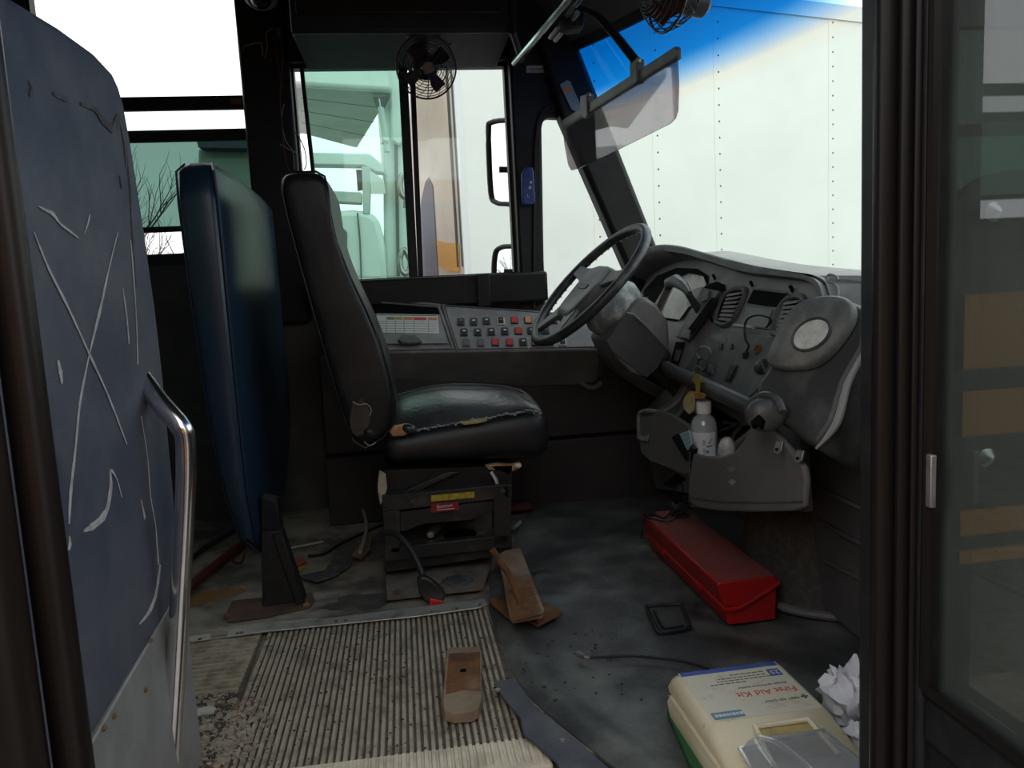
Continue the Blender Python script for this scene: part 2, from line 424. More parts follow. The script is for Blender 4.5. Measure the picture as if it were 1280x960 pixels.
# pillar beside the driver window wears black paint
pl = MB(); pl.span((-.503, YW-.05, 0.72), (-.332, YW, 1.93)); build('pillar_cover', pl, 'black_trim', wall_left, bevel=.012)
q = [P(702, 147, Y=2.9), P(640, 100, Y=2.9), P(640, 40, Y=2.9), P(715, 30, Y=2.9), P(725, 60, Y=2.9)]
c = MB(); c.prism([V((.46, 2.90, .74)), V((.552, 2.90, .74)), V((.572, 2.90, 1.40)), V((.578, 2.90, 1.425)), V((.594, 2.90, 1.440)), P(702, 147, Y=2.9), P(725, 60, Y=2.9), V((.72, 2.90, 1.93)), V((.46, 2.90, 1.93))], (0, .06, 0))
build('pillar_cover', c, 'black_trim', wall_left, bevel=.012)
rb = MB(); rb.tube(smoothpath([P(667, 385, Y=2.895), P(668, 250, Y=2.895), P(670, 170, Y=2.895), P(678, 140, Y=2.895), P(698, 130, Y=2.895)], 5), .006, 6)
build('rubber_seal', rb, 'black_paint', wall_left)

# A-pillar
ap = MB(); ap.prism([P(670, 45, Y=2.86), P(716, 38, Y=2.86), P(726, 62, Y=2.86), P(829, 325, Y=2.86), P(862, 410, Y=2.86), P(815, 410, Y=2.86), P(795, 360, Y=2.86), P(702, 147, Y=2.86)], (0, .10, 0))
struct(build('trim_2', ap, 'black_trim', bevel=.02, seg=3))

# ceiling, right wall, rear wall
ce = MB(); ce.span((-4.5, .66, 1.93), (.80, T, 2.0)); struct(build('ceiling', ce, 'headliner'))
r = MB(); r.span((-4.5, .66, -.3), (-.42, .72, .955)); r.span((-4.5, .66, 1.75), (-.42, .72, 2.0)); r.span((-.42, .66, 1.85), (1.0, .72, 2.0))
for x in (-.46, -1.24, -1.98, -2.72, -3.46, -4.2): r.span((x-.04, .66, .955), (x+.04, .72, 1.75))
r.span((.56, .715, -.3), (1.30, .76, .86)) ; r.span((.506, .715, -.3), (.56, .76, 1.9))
struct(build('wall_right', r, 'inner_wall'))
rw = MB(); rw.span((-4.56, .66, -.3), (-4.5, T, 2.0)); struct(build('wall_rear', rw, 'inner_wall'))
fw = MB(); fw.span((1.25, .66, -.3), (1.31, T, .78)); fw.prism([(1.25, .72, .0), (1.25, .72, .25), (1.19, .72, 0)], (0, 2.2, 0))
struct(build('wall_front', fw, 'lower_panel'))

# ---- overhead compartment above the driver window and the pale strip below it
zc = P(500, 40, Y=2.55).z
oh = MB(); xl, xr = P(362, 20, Y=2.55).x, P(640, 20, Y=2.55).x
oh.span((xl, 2.55, zc), (xr, YW, 1.93)); ohc = struct(build('trim_3', oh, 'headliner', bevel=.012))
o2 = MB(); o2.span((xl+.02, 2.535, zc+.05), (xr-.03, 2.55, 1.90)); build('door', o2, 'black_trim', ohc, bevel=.008)
o3 = MB(); o3.prism([(xl, 2.56, zc-.001), (xr, 2.56, zc-.001), (xr, YW, P(500, 70, Y=YW).z), (xl, YW, P(500, 70, Y=YW).z)], (0, 0, .004)); build('light_strip', o3, 'header_grey', ohc)
o4 = MB(); o4.tube([P(640, -20, Y=2.54), P(641, 40, Y=2.54), P(652, 75, Y=2.7)], .012, 8); build('seal', o4, 'black_paint', ohc)
o5 = MB(); o5.span((-.335, YW-.04, P(500, 71, Y=YW-.04).z), (.46, YW, P(500, 71, Y=YW).z-.055+.03)); build('header_bar', o5, 'black_trim', ohc)

# ---- window_1: sliding driver window
def root_struct(name, loc):
    o = bpy.data.objects.new(name, None); COL.objects.link(o); o.location = V(loc); o['kind'] = 'structure'; return o
w1 = root_struct('window_1', (.06, 2.97, .857))
def bar(pts, m, par, name='sash_bar', w=.02, d=.025):
    b = MB()
    for a, c in zip(pts, pts[1:]):
        a = V(a); c = V(c); hx = V((w/2, 0, 0)) if abs(a.z-c.z) > abs(a.x-c.x) else V((0, 0, w/2))
        b.prism([a-hx, a+hx, c+hx, c-hx], (0, d, 0))
    return build(name, b, m, par, bevel=.002)
fr = MB(); fr.span((-.335, 2.955, .857), (.46, 3.0, .872)); fr.span((-.335, 2.955, 1.64), (.46, 3.0, 1.656)); fr.span((.447, 2.955, .857), (.462, 3.0, 1.656)); fr.span((-.337, 2.955, .857), (-.325, 3.0, 1.656))
build('frame', fr, 'black_trim', w1)
bar([P(376, 78, Y=2.96), P(391, 215, Y=2.96), P(402, 348, Y=2.96)], 'black_trim', w1, w=.014)
bar([P(503, 78, Y=2.96), P(517, 348, Y=2.96)], 'black_paint', w1, w=.034)
bar([P(515, 78, Y=2.985), P(526, 348, Y=2.985)], 'black_paint', w1, w=.020)
gl = MB(); gl.prism([P(376, 78, Y=2.968), P(503, 78, Y=2.968), P(517, 348, Y=2.968), P(402, 348, Y=2.968)], (0, .004, 0)); build('pane', gl, 'green_glass', w1)
gl = MB(); gl.span((P(515, 100, Y=2.99).x, 2.990, .86), (.455, 2.994, 1.65)); build('pane', gl, 'clear_glass', w1)
# black sill below it
sl = MB(); sl.span((-.33, 2.86, P(540, 384, Y=2.86).z), (.56, YW, P(540, 346, Y=2.90).z)); sill = struct(build('trim_4', sl, 'black_trim', bevel=.01))
lt = MB(); lt.span(P(597, 384, Y=2.855), P(612, 342, Y=2.845)); build('latch', lt, 'black_paint', sill, bevel=.004)

# ---- window_2: quarter window
w2 = root_struct('window_2', (.6, 2.95, .72))
gl = MB(); gl.prism([P(676, 392, Y=2.945), P(676, 140, Y=2.945), P(702, 140, Y=2.945), P(815, 400, Y=2.945)], (0, .004, 0)); build('pane', gl, 'clear_glass', w2)

# ---- passenger windows along both sides
n = 3
for k, (xa, xb) in enumerate(((-1.20, -.50), (-1.94, -1.28), (-2.68, -2.02), (-3.42, -2.76), (-4.16, -3.50))):
    ww = root_struct('window_%d' % n, ((xa+xb)/2, 2.98, .955)); n += 1
    f = MB(); f.span((xa, 2.955, .955), (xb, 3.0, .998)); f.span((xa, 2.955, .998), (xa+.012, 3.0, 1.92)); build('frame', f, 'black_trim', ww)
    for a, b, y in ((1.504, 1.552, 2.962), (1.398, 1.439, 2.975), (1.078, 1.098, 2.975)):
        f = MB(); f.span((xa, y, a), (xb, y+.022, b)); build('sash_bar', f, 'black_trim', ww, bevel=.003)
    gg = MB(); gg.span((xa, 2.985, 1.098), (xb, 2.989, 1.40)); build('pane', gg, 'dark_green_glass', ww)
    gg = MB(); gg.span((xa, 2.970, 1.42), (xb, 2.973, 1.52)); build('pane', gg, 'clear_glass', ww)
    if k == 0:
        gg = MB(); gg.span((-.555, 2.958, 1.518), (-.505, 2.962, 1.540)); build('reflector', gg, 'rust', ww)
for k, (xa, xb) in enumerate(((-1.20, -.50), (-1.94, -1.28), (-2.68, -2.02), (-3.42, -2.76), (-4.16, -3.50))):
    ww = root_struct('window_%d' % n, ((xa+xb)/2, .69, .955)); n += 1
    gg = MB(); gg.span((xa, .688, .955), (xb, .692, 1.75)); build('pane', gg, 'dark_green_glass', ww)
    f = MB(); f.span((xa, .68, 1.33), (xb, .70, 1.37)); build('sash_bar', f, 'black_trim', ww)

# ---- windscreen (curved), its head rail and the blue shade band in the glass
def wsx(y, z): return 1.01 - .3625*(z-.871) + .36*(1-((y-1.5)/1.35)**2)
ws = root_struct('window_%d' % n, (1.2, 1.5, .8)); n += 1
rows = [[(wsx(y, z), y, z) for y in [2.955-(2.955-.74)*k/24 for k in range(25)]] for z in (.70, .80, .9, 1.0, 1.1, 1.2, 1.3, 1.4, 1.5, 1.6, 1.665, 1.70)]
wg = MB().grid(rows, (.005, 0, 0)); wgo = build('pane', wg, 'windscreen', ws)
hr = MB(); hr.grid([[(wsx(y, 1.665)-.004 - a, y, 1.665+b) for y in [2.955-(2.955-.74)*k/24 for k in range(25)]] for a, b in ((0, 0), (.012, .0), (.03, .03))], (0.03, 0, .02)); build('head_rail', hr, 'black_trim', ws)
hp = MB(); hp.grid([[(wsx(y, 1.70)*(1-t) + .48*t - .02*(1-t), y, 1.695+.235*t**.6) for y in [2.955-(2.955-.74)*k/24 for k in range(25)]] for t in (0, .2, .4, .7, 1)], (.02, 0, .02))
struct(build('trim_5', hp, 'header_grey'))

# ---- door opening: jambs and the right leaf, folded outwards
j = MB(); j.span((-.46, .60, -.6), (-.372, .74, 2.0)); jl = struct(build('trim_6', j, 'black_paint', bevel=.01))
for x, y, rr, m in ((-.348, .652, .026, 'door_rubber'), (-.318, .690, .016, 'door_rubber'), (-.378, .63, .022, 'black_paint')):
    t = MB(); t.tube([(x, y, -.6), (x, y, .3), (x, y, 1.0), (x, y, 2.0)], rr, 14); build('door_seal', t, m, jl)
j = MB(); j.span((.477, .705, -.6), (.506, .745, 2.0)); jr = struct(build('trim_7', j, 'black_paint', bevel=.008))
for x, y, rr, m in ((.481, .706, .0115, 'door_rubber'), (.495, .696, .0075, 'door_rubber'), (.506, .692, .006, 'door_rubber')):
    t = MB(); t.tube([(x, y, -.6), (x, y, .5), (x, y, 1.2), (x, y, 2.0)], rr, 12); build('door_seal', t, m, jr)
d1 = root_struct('door_1', (.53, .700, -.4))
s = MB(); s.span((.506, .678, -.4), (.540, .698, 1.9)); build('stile', s, 'black_paint', d1, bevel=.006)
s = MB(); s.span((.508, .26, .31), (.540, .678, .365)); s.span((.508, .26, 1.75), (.540, .678, 1.9)); s.span((.508, .22, -.4), (.540, .26, 1.9)); build('rail', s, 'black_paint', d1, bevel=.006)
s = MB(); s.tube([(.507, .672, .372), (.507, .672, 1.74)], .006, 8); s.tube([(.507, .27, .370), (.507, .670, .370)], .006, 8); build('glazing_seal', s, 'door_rubber', d1)
s = MB(); s.span((.518, .26, -.4), (.530, .678, .31)); build('lower_panel', s, 'bus_black', d1)
s = MB(); s.span((.526, .26, .365), (.530, .678, 1.75)); build('pane', s, 'door_glass', d1)
a = P(1163, 567, X=.505); b = P(1169, 635, X=.505)
s = MB(); s.span((.500, a.y, a.z), (.506, b.y, b.z)); build('clip', s, 'dull_steel', d1, bevel=.001)

# outside skin of the right front corner, seen through the door glass
def exz(y): return P(1220, y, Y=.69).z
ex = MB(); ex.prism([(.552, .700, -.4), (.552, .700, exz(300))] + [(P(px, py, Y=.700).x, .700, P(px, py, Y=.700).z) for px, py in ((1184, 282), (1192, 258), (1208, 236), (1230, 221), (1256, 214), (1290, 211))] + [(1.30, .700, exz(211)), (1.30, .700, -.4)], (0, .012, 0))
ex.span((.552, .700, exz(28)), (1.30, .712, 1.9)); exo = struct(build('wall_outside', ex, 'bus_black'))
e = MB(); e.span((.552, .705, exz(166)), (1.30, .712, exz(151))); build('window_bar', e, 'black_trim', exo)
e = MB(); e.span((.552, .707, exz(320)), (1.30, .710, exz(20))); build('pane', e, 'dark_green_glass', exo)
for y0, y1 in ((368, 462), (490, 546), (640, 670), (690, 705)):
    e = MB(); e.span((.56, .693, exz(y1)), (1.28, .699, exz(y0))); build('yellow_panel', e, 'bus_yellow', exo)
for px, py in ((1242, 265), (1233, 572)):
    p = P(px, py, Y=.692); e = MB(); e.lathe([(0, .008), (.004, .007), (.0075, .003), (.010, .001), (.010, -.008)], p, (0, -1, 0), 14); build('bolt', e, 'chrome', exo)
# ================================================================== OUTSIDE
# ---- white box trailer parked across the view
S = V((.50, 5.80, 0)); u = V((.9701, .2425, 0)); nrm = V((-.2425, .9701, 0)); ztop = 3.18; zbot = .15; LEN = 12.5; WID = 2.5
tr = thing('box_trailer', 'long white riveted box trailer parked beyond the windscreen', 'trailer', (S.x, S.y, -.9))
def tp(s, d, z): return S + u*s + nrm*d + V((0, 0, z))
b = MB(); b.prism([tp(.02, .0, zbot), tp(LEN, .0, zbot), tp(LEN, WID, zbot), tp(.02, WID, zbot)], (0, 0, ztop-zbot)); build('body', b, 'trailer_white', tr)
b = MB(); b.prism([tp(.0, .06, zbot), tp(.03, .0, zbot), tp(.03, WID, zbot), tp(.0, WID-.06, zbot)], (0, 0, ztop-zbot)); build('end_wall', b, 'trailer_end', tr)
b = MB(); b.prism([tp(0, -.015, ztop-.11), tp(LEN, -.015, ztop-.11), tp(LEN, -.015, ztop+.02), tp(0, -.015, ztop+.02)], nrm*.05); build('top_rail', b, 'trailer_rail', tr)
b = MB(); b.prism([tp(0, -.02, zbot-.12), tp(LEN, -.02, zbot-.12), tp(LEN, -.02, zbot+.06), tp(0, -.02, zbot+.06)], nrm*.05); build('bottom_rail', b, 'trailer_rail', tr)
b = MB(); b.prism([tp(-.004, -.008, zbot), tp(.05, -.008, zbot), tp(.05, -.008, ztop), tp(-.004, -.008, ztop)], nrm*.03); build('corner_rail', b, 'trailer_rail', tr)
b = MB()
def rivet(mb_, s, z, r=.011):
    c = tp(s, 0, z); mb_.loft([[c + u*(r*cos(a)) + V((0, 0, r*sin(a))) for a in (0, pi/3, 2*pi/3, pi, 4*pi/3, 5*pi/3)], [c - nrm*.006 + u*(r*.5*cos(a)) + V((0, 0, r*.5*sin(a))) for a in (0, pi/3, 2*pi/3, pi, 4*pi/3, 5*pi/3)]])
z = zbot+.1
cols = [.02 + .0]
def scol(px, py):
    p = PP(px, py, S, nrm); return (p-S).dot(u)
cs = [scol(574, 200), scol(748, 240), scol(824, 250), scol(900, 200), scol(1041, 200)]
step = cs[3]-cs[2]
allc = [(c, .135) for c in cs[:4]] + [(cs[4], .127)] + [(cs[4]+step*k, .135) for k in range(1, 16)]
for c, dz in allc:
    z = zbot+.1
    while z < ztop-.12:
        rivet(b, c, z); z += dz
s_ = 0.1
while s_ < LEN: rivet(b, s_, ztop-.04, .010); s_ += .105
stuff(build('rivets', b, 'rivet_grey', tr, smooth=False))
b = MB()
for c, dz in allc[1:]:
    b.prism([tp(c-.05, -.0008, zbot), tp(c+.05, -.0008, zbot), tp(c+.05, -.0008, ztop-.1), tp(c-.05, -.0008, ztop-.1)], nrm*-.0012)
build('side_panel_joint', b, 'trailer_white', tr)
# end wall livery: navy swoosh and orange block
def te(px, py): return PP(px, py, S + u*(-.004), u)
b = MB(); b.prism([te(*p) for p in ((527, 345), (524, 300), (527, 250), (532, 228), (536, 222), (541, 232), (543, 262), (546, 310), (548, 345))], u*-.004); build('navy_stripe', b, 'trailer_navy', tr)
b = MB(); b.prism([te(*p) for p in ((546, 300), (558, 304), (574, 304), (575, 340), (562, 339), (549, 333))], u*-.004); build('orange_block', b, 'trailer_orange', tr)
b = MB(); b.tube([tp(-.01, .12, 1.0), tp(-.01, .12, 2.7)], .01, 6); b.tube([tp(-.01, .02, 1.0), tp(-.01, .02, 2.7)], .006, 6); build('door_rod', b, 'rivet_grey', tr)
for s_ in (1.0, 9.5, 10.8):
    for d in (.35, WID-.35):
        b = MB(); b.lathe([(.30, -.14), (.48, -.13), (.5, -.1), (.5, .1), (.48, .13), (.30, .14)], tp(s_, d, -.42), nrm, 24); build('wheel', b, 'bus_black', tr)

# ---- white truck with a box over its cab, seen through the driver window
tk = thing('box_truck', 'white truck with overhanging box above its cab, behind the driver window', 'truck', (-.4, 6.2, -.9))
def tY(px, py, Y=5.5): return P(px, py, Y=Y)
za = 2.2
fl_, fr_ = P(375, 105, Z=za), P(492, 114, Z=za)
b = MB(); b.prism([V((-.70, fl_.y, za)), V((fr_.x, fr_.y, za)), P(445, 186, Z=za), P(378, 168, Z=za), V((-.92, 6.9, za))], (0, 0, 1.3)); build('overcab_box', b, 'truck_white', tk, bevel=.03)
b = MB(); b.prism([V((-.68, fl_.y+.03, za)), V((fr_.x-.02, fr_.y+.03, za)), P(446, 184, Z=za), P(378, 166, Z=za), V((-.90, 6.85, za))], (0, 0, -.004)); build('overcab_floor', b, 'truck_under', tk)  # underside in a darker white: shade below the overhang put into colour
b = MB()
for t in (.22, .45, .7): 
    a1 = fl_.lerp(P(378, 168, Z=za), t); a2 = fr_.lerp(P(445, 186, Z=za), t); b.tube([a1 - V((0, 0, .004)), a2 - V((0, 0, .004))], .003, 4)
stuff_seam = 1; build('panel_seam', b, 'seam_dark', tk)
b = MB(); b.prism([tY(478, 70, 5.6), tY(512, 70, 5.6), tY(514, 350, 5.6), tY(480, 350, 5.6)], (0, .5, 0)); build('body_corner', b, 'truck_white', tk, bevel=.03)
b = MB(); b.prism([tY(493, 180, 5.58), tY(497, 180, 5.58), tY(500, 345, 5.58), tY(496, 345, 5.58)], (0, .02, 0)); build('body_seam', b, 'seam_dark', tk)
b = MB(); b.prism([tY(486, 82, 5.55), tY(505, 82, 5.55), tY(505, 178, 5.55), tY(498, 182, 5.55), tY(489, 175, 5.55)], (0, .05, 0)); build('side_plate', b, 'truck_white', tk, bevel=.015)
b = MB(); b.prism([tY(388, 190), tY(462, 192), tY(478, 205), tY(481, 216), tY(470, 215), tY(455, 207), tY(390, 206)], (0, .14, 0)); build('frame_beam', b, 'truck_white', tk, bevel=.01)
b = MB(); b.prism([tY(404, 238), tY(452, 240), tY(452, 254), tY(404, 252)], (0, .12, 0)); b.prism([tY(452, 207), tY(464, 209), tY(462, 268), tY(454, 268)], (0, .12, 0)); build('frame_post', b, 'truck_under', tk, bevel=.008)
b = MB(); b.prism([tY(462, 212), tY(480, 225), tY(482, 242), tY(464, 242)], (0, .02, 0)); build('gusset', b, 'truck_white', tk)
b = MB(); b.tube([tY(474, 124, 5.5), tY(480, 160, 5.5), tY(484, 190, 5.5)], .022, 8); b.tube([tY(478, 175, 5.5), tY(486, 177, 5.5)], .03, 8); build('strut', b, 'truck_under', tk)
b = MB(); b.prism([tY(466, 121, 5.48), tY(486, 121, 5.48), tY(480, 133, 5.48), tY(471, 133, 5.48)], (0, .06, 0)); build('strut_bracket', b, 'rivet_grey', tk)
cab = [(384, 266), (440, 262), (462, 264), (474, 274), (480, 300), (484, 352), (384, 352)]
b = MB(); b.prism([tY(*p) for p in cab], (0, 1.6, 0)); cb = build('cab', b, 'truck_white', tk, bevel=.05, seg=3)
b = MB(); b.tube([tY(447, 266, 5.49), tY(450, 300, 5.49), tY(452, 350, 5.49)], .006, 5); build('door_seam', b, 'seam_dark', cb)
b = MB(); b.prism([tY(*p, 5.485) for p in ((398, 284), (428, 284), (434, 290), (433, 352), (398, 352))], (0, .02, 0)); build('window_rubber', b, 'seam_dark', cb, bevel=.01)
b = MB(); b.prism([tY(*p, 5.475) for p in ((398, 289), (426, 289), (430, 294), (429, 352), (398, 352))], (0, .01, 0)); build('pane', b, 'label_steel_blue', cb)
for y0 in (225, 320):
    b = MB(); b.tube(smoothpath([tY(505, y0-8, 5.45), tY(500, y0+4, 5.45), tY(502, y0+18, 5.45), tY(509, y0+22, 5.45), tY(513, y0+8, 5.45)], 4, True), .02, 8, True); b.tube([tY(507, y0+18, 5.45), tY(506, y0+35, 5.45)], .012, 6); build('tow_hook', b, 'dull_steel', tk)
b = MB(); b.prism([tY(445, 212, 5.6), tY(452, 212, 5.6), tY(455, 236, 5.6), tY(447, 238, 5.6)], (0, .05, 0)); build('hose', b, 'rivet_grey', tk)
b = MB(); b.box((-1.6, 6.4, -.05), (3.2, 2.0, .35)); build('chassis', b, 'bus_black', tk)
for x in (-2.6, -.5):
    b = MB(); b.lathe([(.30, -.13), (.44, -.12), (.46, -.1), (.46, .1), (.44, .12), (.30, .13)], (x, 5.6, -.44), (0, 1, 0), 24); build('wheel', b, 'bus_black', tk)
b = MB(); b.prism([tY(244, 170, 5.2), tY(345, 170, 5.2), tY(345, 186, 5.2), tY(248, 184, 5.2)], (0, .4, 0)); build('roof_fairing', b, 'blind_dark', tk)
b = MB(); b.prism([tY(247, 185, 5.3), tY(345, 187, 5.3), tY(345, 262, 5.3), tY(249, 262, 5.3)], (0, 1.4, 0)); build('side_fairing', b, 'blind_green', tk, bevel=.02)

# ---- west-coast mirrors outside the driver window
def mirror(pts, lab, sticks):
    c = sum((P(*p, Y=3.28) for p in pts), V())/len(pts)
    nm = V((-.78, -.62, .03)).normalized()
    t = thing('side_mirror', lab, 'mirror', c, None)
    loop = smoothpath([PP(*p, c, nm) for p in pts], 4, True)
    b = MB(); b.tube(loop, .0105, 8, True); build('frame', b, 'black_paint', t)
    b = MB(); b.prism([p - nm*.008 for p in loop], nm*-.03); build('housing', b, 'black_paint', t)
    b = MB(); b.prism([p - nm*.003 for p in loop], nm*-.003); build('mirror_glass', b, 'mirror_glass', t)
    for a, d in sticks:
        b = MB(); b.tube([P(*a, Y=3.27), P(*d, Y=3.27), P(d[0]+6, d[1], Y=3.04)], .013, 8); build('bracket', b, 'black_paint', t)
    return t
mirror(((610, 165), (614, 153), (634, 150), (648, 150), (654, 158), (654, 248), (648, 256), (634, 255), (620, 253), (613, 240)), 'tall black-framed flat mirror outside the driver window', [((624, 212), (664, 212))])
mirror(((617, 340), (619, 316), (627, 309), (640, 308), (650, 309), (656, 318), (655, 352), (640, 356), (620, 356)), 'small convex mirror below the tall side mirror', [((630, 340), (662, 340))])

# ---- bare trees on the left, through the passenger window
def tree(base, h, seed, lab):
    rr = random.Random(seed); t = thing('bare_tree', lab, 'tree', base, 'bare trees around the parked bus')
    trunk = MB(); tw = MB()
    def grow(p, d, L_, r, lev):
        pts = [p]; q = p.copy(); dd = d.copy()
        for i in range(4):
            dd = (dd + V((rr.uniform(-.16, .16), rr.uniform(-.16, .16), rr.uniform(-.02, .14)))).normalized(); q = q + dd*(L_/4); pts.append(q.copy())
        (trunk if lev < 1 else tw).tube(pts, [r, r*.85, r*.72, r*.6, r*.45], 5 if lev < 2 else 3)
        if lev >= 4: return
        for k in range(4 if lev < 3 else 3):
            i = rr.choice((2, 3, 4)); a = rr.uniform(0, 2*pi); e = rr.uniform(.35, .75)
            nd_ = (dd + V((cos(a)*e, sin(a)*e, rr.uniform(0, .3)))).normalized(); grow(pts[i], nd_, L_*rr.uniform(.6, .8), r*.5, lev+1)
    grow(V(base), V((0, 0, 1)), h*.36, h*.018, 0)
    build('trunk', trunk, 'bark', t); build('branches', tw, 'bark', t)
tree((-5.2, 15.5, -.9), 6.2, 3, 'bare leafless tree in the middle of the passenger window')
tree((-7.6, 22, -.9), 6.2, 5, 'tallest bare leafless tree, farthest left beyond the passenger window')
tree((-5.6, 24.5, -.9), 4.8, 9, 'bare leafless tree beyond the passenger window, rightmost of the trees')
tree((-4.1, 11.8, -.9), 4.0, 12, 'nearest and lowest bare tree beyond the passenger window')
tree((-15.5, 4.6, -.9), 5.0, 21, 'bare tree behind the truck, seen in the tall side mirror')
tree((-17.5, 3.3, -.9), 5.6, 23, 'farther bare tree seen in the tall side mirror')
# ================================================================== FLOOR COVERINGS
# ribbed aisle mat: one moulded mat, its ribs real ridges
mt = thing('ribbed_mat', 'tan ribbed rubber aisle mat with ribs running away from the door', 'mat', (-.10, 1.55, 0))
b = MB(); b.prism([(-.372, 1.235, .0), (.172, 1.235, 0), (.180, 1.45, 0), (.160, 1.86, 0), (-.372, 1.86, 0)], (0, 0, .004)); build('backing', b, 'rib_groove', mt)
b = MB(); x = -.367; rr = random.Random(2)
while x < .168:
    y1 = 1.857 + .003*sin(x*40)
    rows = []
    for k in range(9):
        y = 1.237 + (y1-1.237)*k/8; z = .0085 + .0012*noise.noise(V((x*9, y*9, 0))); w_ = .0046
        xo = x + (.02*(x-.0)/.2*(1.86-y)*.12 if x > 0 else 0)
        rows.append([(xo-w_, y, .003), (xo-w_*.62, y, z), (xo+w_*.62, y, z), (xo+w_, y, .003)])
    b.loft(rows, closed=True, caps=True); x += .0128
build('ribs', b, 'rib_mat', mt, ang=30)
m2 = thing('cross_ribbed_mat', 'tan mat left of the ribbed aisle mat with ribs running crosswise', 'mat', (-.47, 1.68, 0))
b = MB(); b.prism([(-.70, 1.50, 0), (-.376, 1.50, 0), (-.384, 1.855, 0), (-.70, 1.855, 0)], (0, 0, .004)); build('backing', b, 'rib_groove', m2)
b = MB(); y = 1.545
while y < 1.85:
    b.loft([[(x_, y-.0055, .003), (x_, y-.0035, .010), (x_, y+.0035, .010), (x_, y+.0055, .003)] for x_ in (-.70, -.6, -.5, -.388)]); y += .0205
build('ribs', b, 'rib_mat', m2, ang=30)
for i, (pts, lab) in enumerate(((((186, 812), (245, 803), (263, 800), (264, 793), (240, 797), (186, 806)), 'short end piece of aluminium floor strip beside the grab rail'),
                             (((283, 798), (330, 791), (420, 782), (520, 772), (600, 761), (609, 756), (605, 750), (590, 752), (500, 763), (420, 773), (330, 783), (284, 789)), 'long curved aluminium floor strip behind the ribbed mat'))):
    c_ = sum((P(*p, Z=.012) for p in pts), V())/len(pts)
    t = thing('floor_strip', lab, 'strip', (c_.x, c_.y, .010), 'aluminium floor strips')
    b = MB(); b.prism([P(*p, Z=.012) for p in pts], (0, 0, .004)); build('strip', b, 'aluminium', t, bevel=.0015)
    for px, py in (((250, 799),), ((297, 792), (302, 791), (420, 777), (432, 776), (540, 765), (571, 761), (600, 756)))[i]:
        b = MB(); b.lathe([(.0045, 0), (.004, .002), (.001, .003)], P(px, py, Z=.016), seg=8); build('screw', b, 'rust', t)
b = MB(); b.prism([P(*p, Z=.012) for p in ((238, 890), (262, 884), (270, 886), (266, 894), (238, 898))], (0, 0, .003)); tag(build('metal_scrap', b, 'aluminium'), 'short loose scrap of grey metal strip above the gravel litter', 'scrap')
# step edge nosing
ns = thing('step_nosing', 'pale ribbed nosing along the top step at the bottom edge', 'step edge', (0, 1.2, 0))
b = MB(); e0 = [P(436, 962, Z=.012), P(540, 946, Z=.012), P(655, 929, Z=.012), P(680, 940, Z=.012), P(694, 962, Z=.012)]
b.prism([(-.40, 1.19, .0), (.20, 1.17, .0), (.196, 1.21, 0), (.172, 1.252, 0), (.0, 1.254, 0), (-.40, 1.262, 0)], (0, 0, .012)); b.span((-.40, 1.165, -.06), (.20, 1.19, .012)); build('base', b, 'nosing', ns, bevel=.004)
b = MB(); x = -.393
while x < .188:
    ye = 1.248 if x < .165 else 1.225
    b.loft([[(x-.0045, y_, z_), (x-.003, y_, z_+.0045), (x+.003, y_, z_+.0045), (x+.0045, y_, z_)] for y_, z_ in ((1.172, .008), (1.19, .0115), (ye, .0115))]); x += .0128
build('ribs', b, 'nosing', ns, ang=30)

# black rubber floor mat of the driver's area: moulded waves, its edge rolled over the step side
def XL(y):
    t = [(.72, .36), (1.0, .345), (1.154, .300), (1.262, .250), (1.40, .198), (1.5, .180), (1.85, .168), (2.07, .198), (2.32, .299), (2.65, .407), (2.95, .53)]
    for (a, xa), (b_, xb) in zip(t, t[1:]):
        if y <= b_: return xa + (xb-xa)*max(0, (y-a))/(b_-a)
    return t[-1][1]
rows = []
NY, NX = 110, 70
for j in range(NY+1):
    y = .74 + (2.90-.74)*j/NY; x0 = XL(y) + .006*noise.noise(V((y*6, 0, 0))); r_ = []
    for i in range(NX+1):
        t = i/NX; x = x0 + (1.10-x0)*t
        z = .008 + .0035*noise.noise(V((x*3.2, y*3.2, 1))) + .0012*noise.noise(V((x*14, y*14, 3)))
        ed = (x-x0); z += .010*exp(-((ed-.045)/.03)**2)*(1 if y < 1.9 else .2); z -= .006*exp(-(ed/.012)**2)
        # moulded foot ribs in front of the seat and the worn ring beside the wedge
        if 2.0 < y < 2.75:
            k = (y-2.0)/.12; z += .005*max(0, sin(pi*min(1, max(0, (x-.42)/.25))))*max(0, sin(2*pi*k))**2
        d = sqrt((x-.36)**2*1.2 + ((y-1.93)*.9)**2); z += .005*exp(-((d-.075)/.016)**2)
        d = sqrt(((x-.56)/1.4)**2 + (y-2.02)**2); z += .004*exp(-((d-.17)/.02)**2)
        r_.append((x, y, max(z, .002)))
    rows.append(r_)
b = MB().grid(rows, (0, 0, -.006)); tag(build('floor_mat', b, 'rubber_mat', ang=60), 'worn black moulded rubber floor mat in front of the driver seat', 'mat')
pk = thing('corner_plate', 'dark slate bolted plate on the step corner beside the ribbed mat', 'plate', (.21, 1.32, .012))
pts = [(617, 857), (622, 853), (640, 851), (648, 856), (668, 884), (705, 915), (768, 968), (705, 975), (695, 955), (668, 932), (655, 922), (650, 900), (630, 876)]
b = MB(); b.prism([P(*p, Z=.020) for p in pts], (0, 0, .005)); build('plate', b, 'rubber_plate', pk, bevel=.002)
for px, py in ((622, 863), (703, 926)):
    b = MB(); b.lathe([(.006, 0), (.005, .003), (.001, .004)], P(px, py, Z=.025), seg=10); build('screw', b, 'dull_steel', pk)

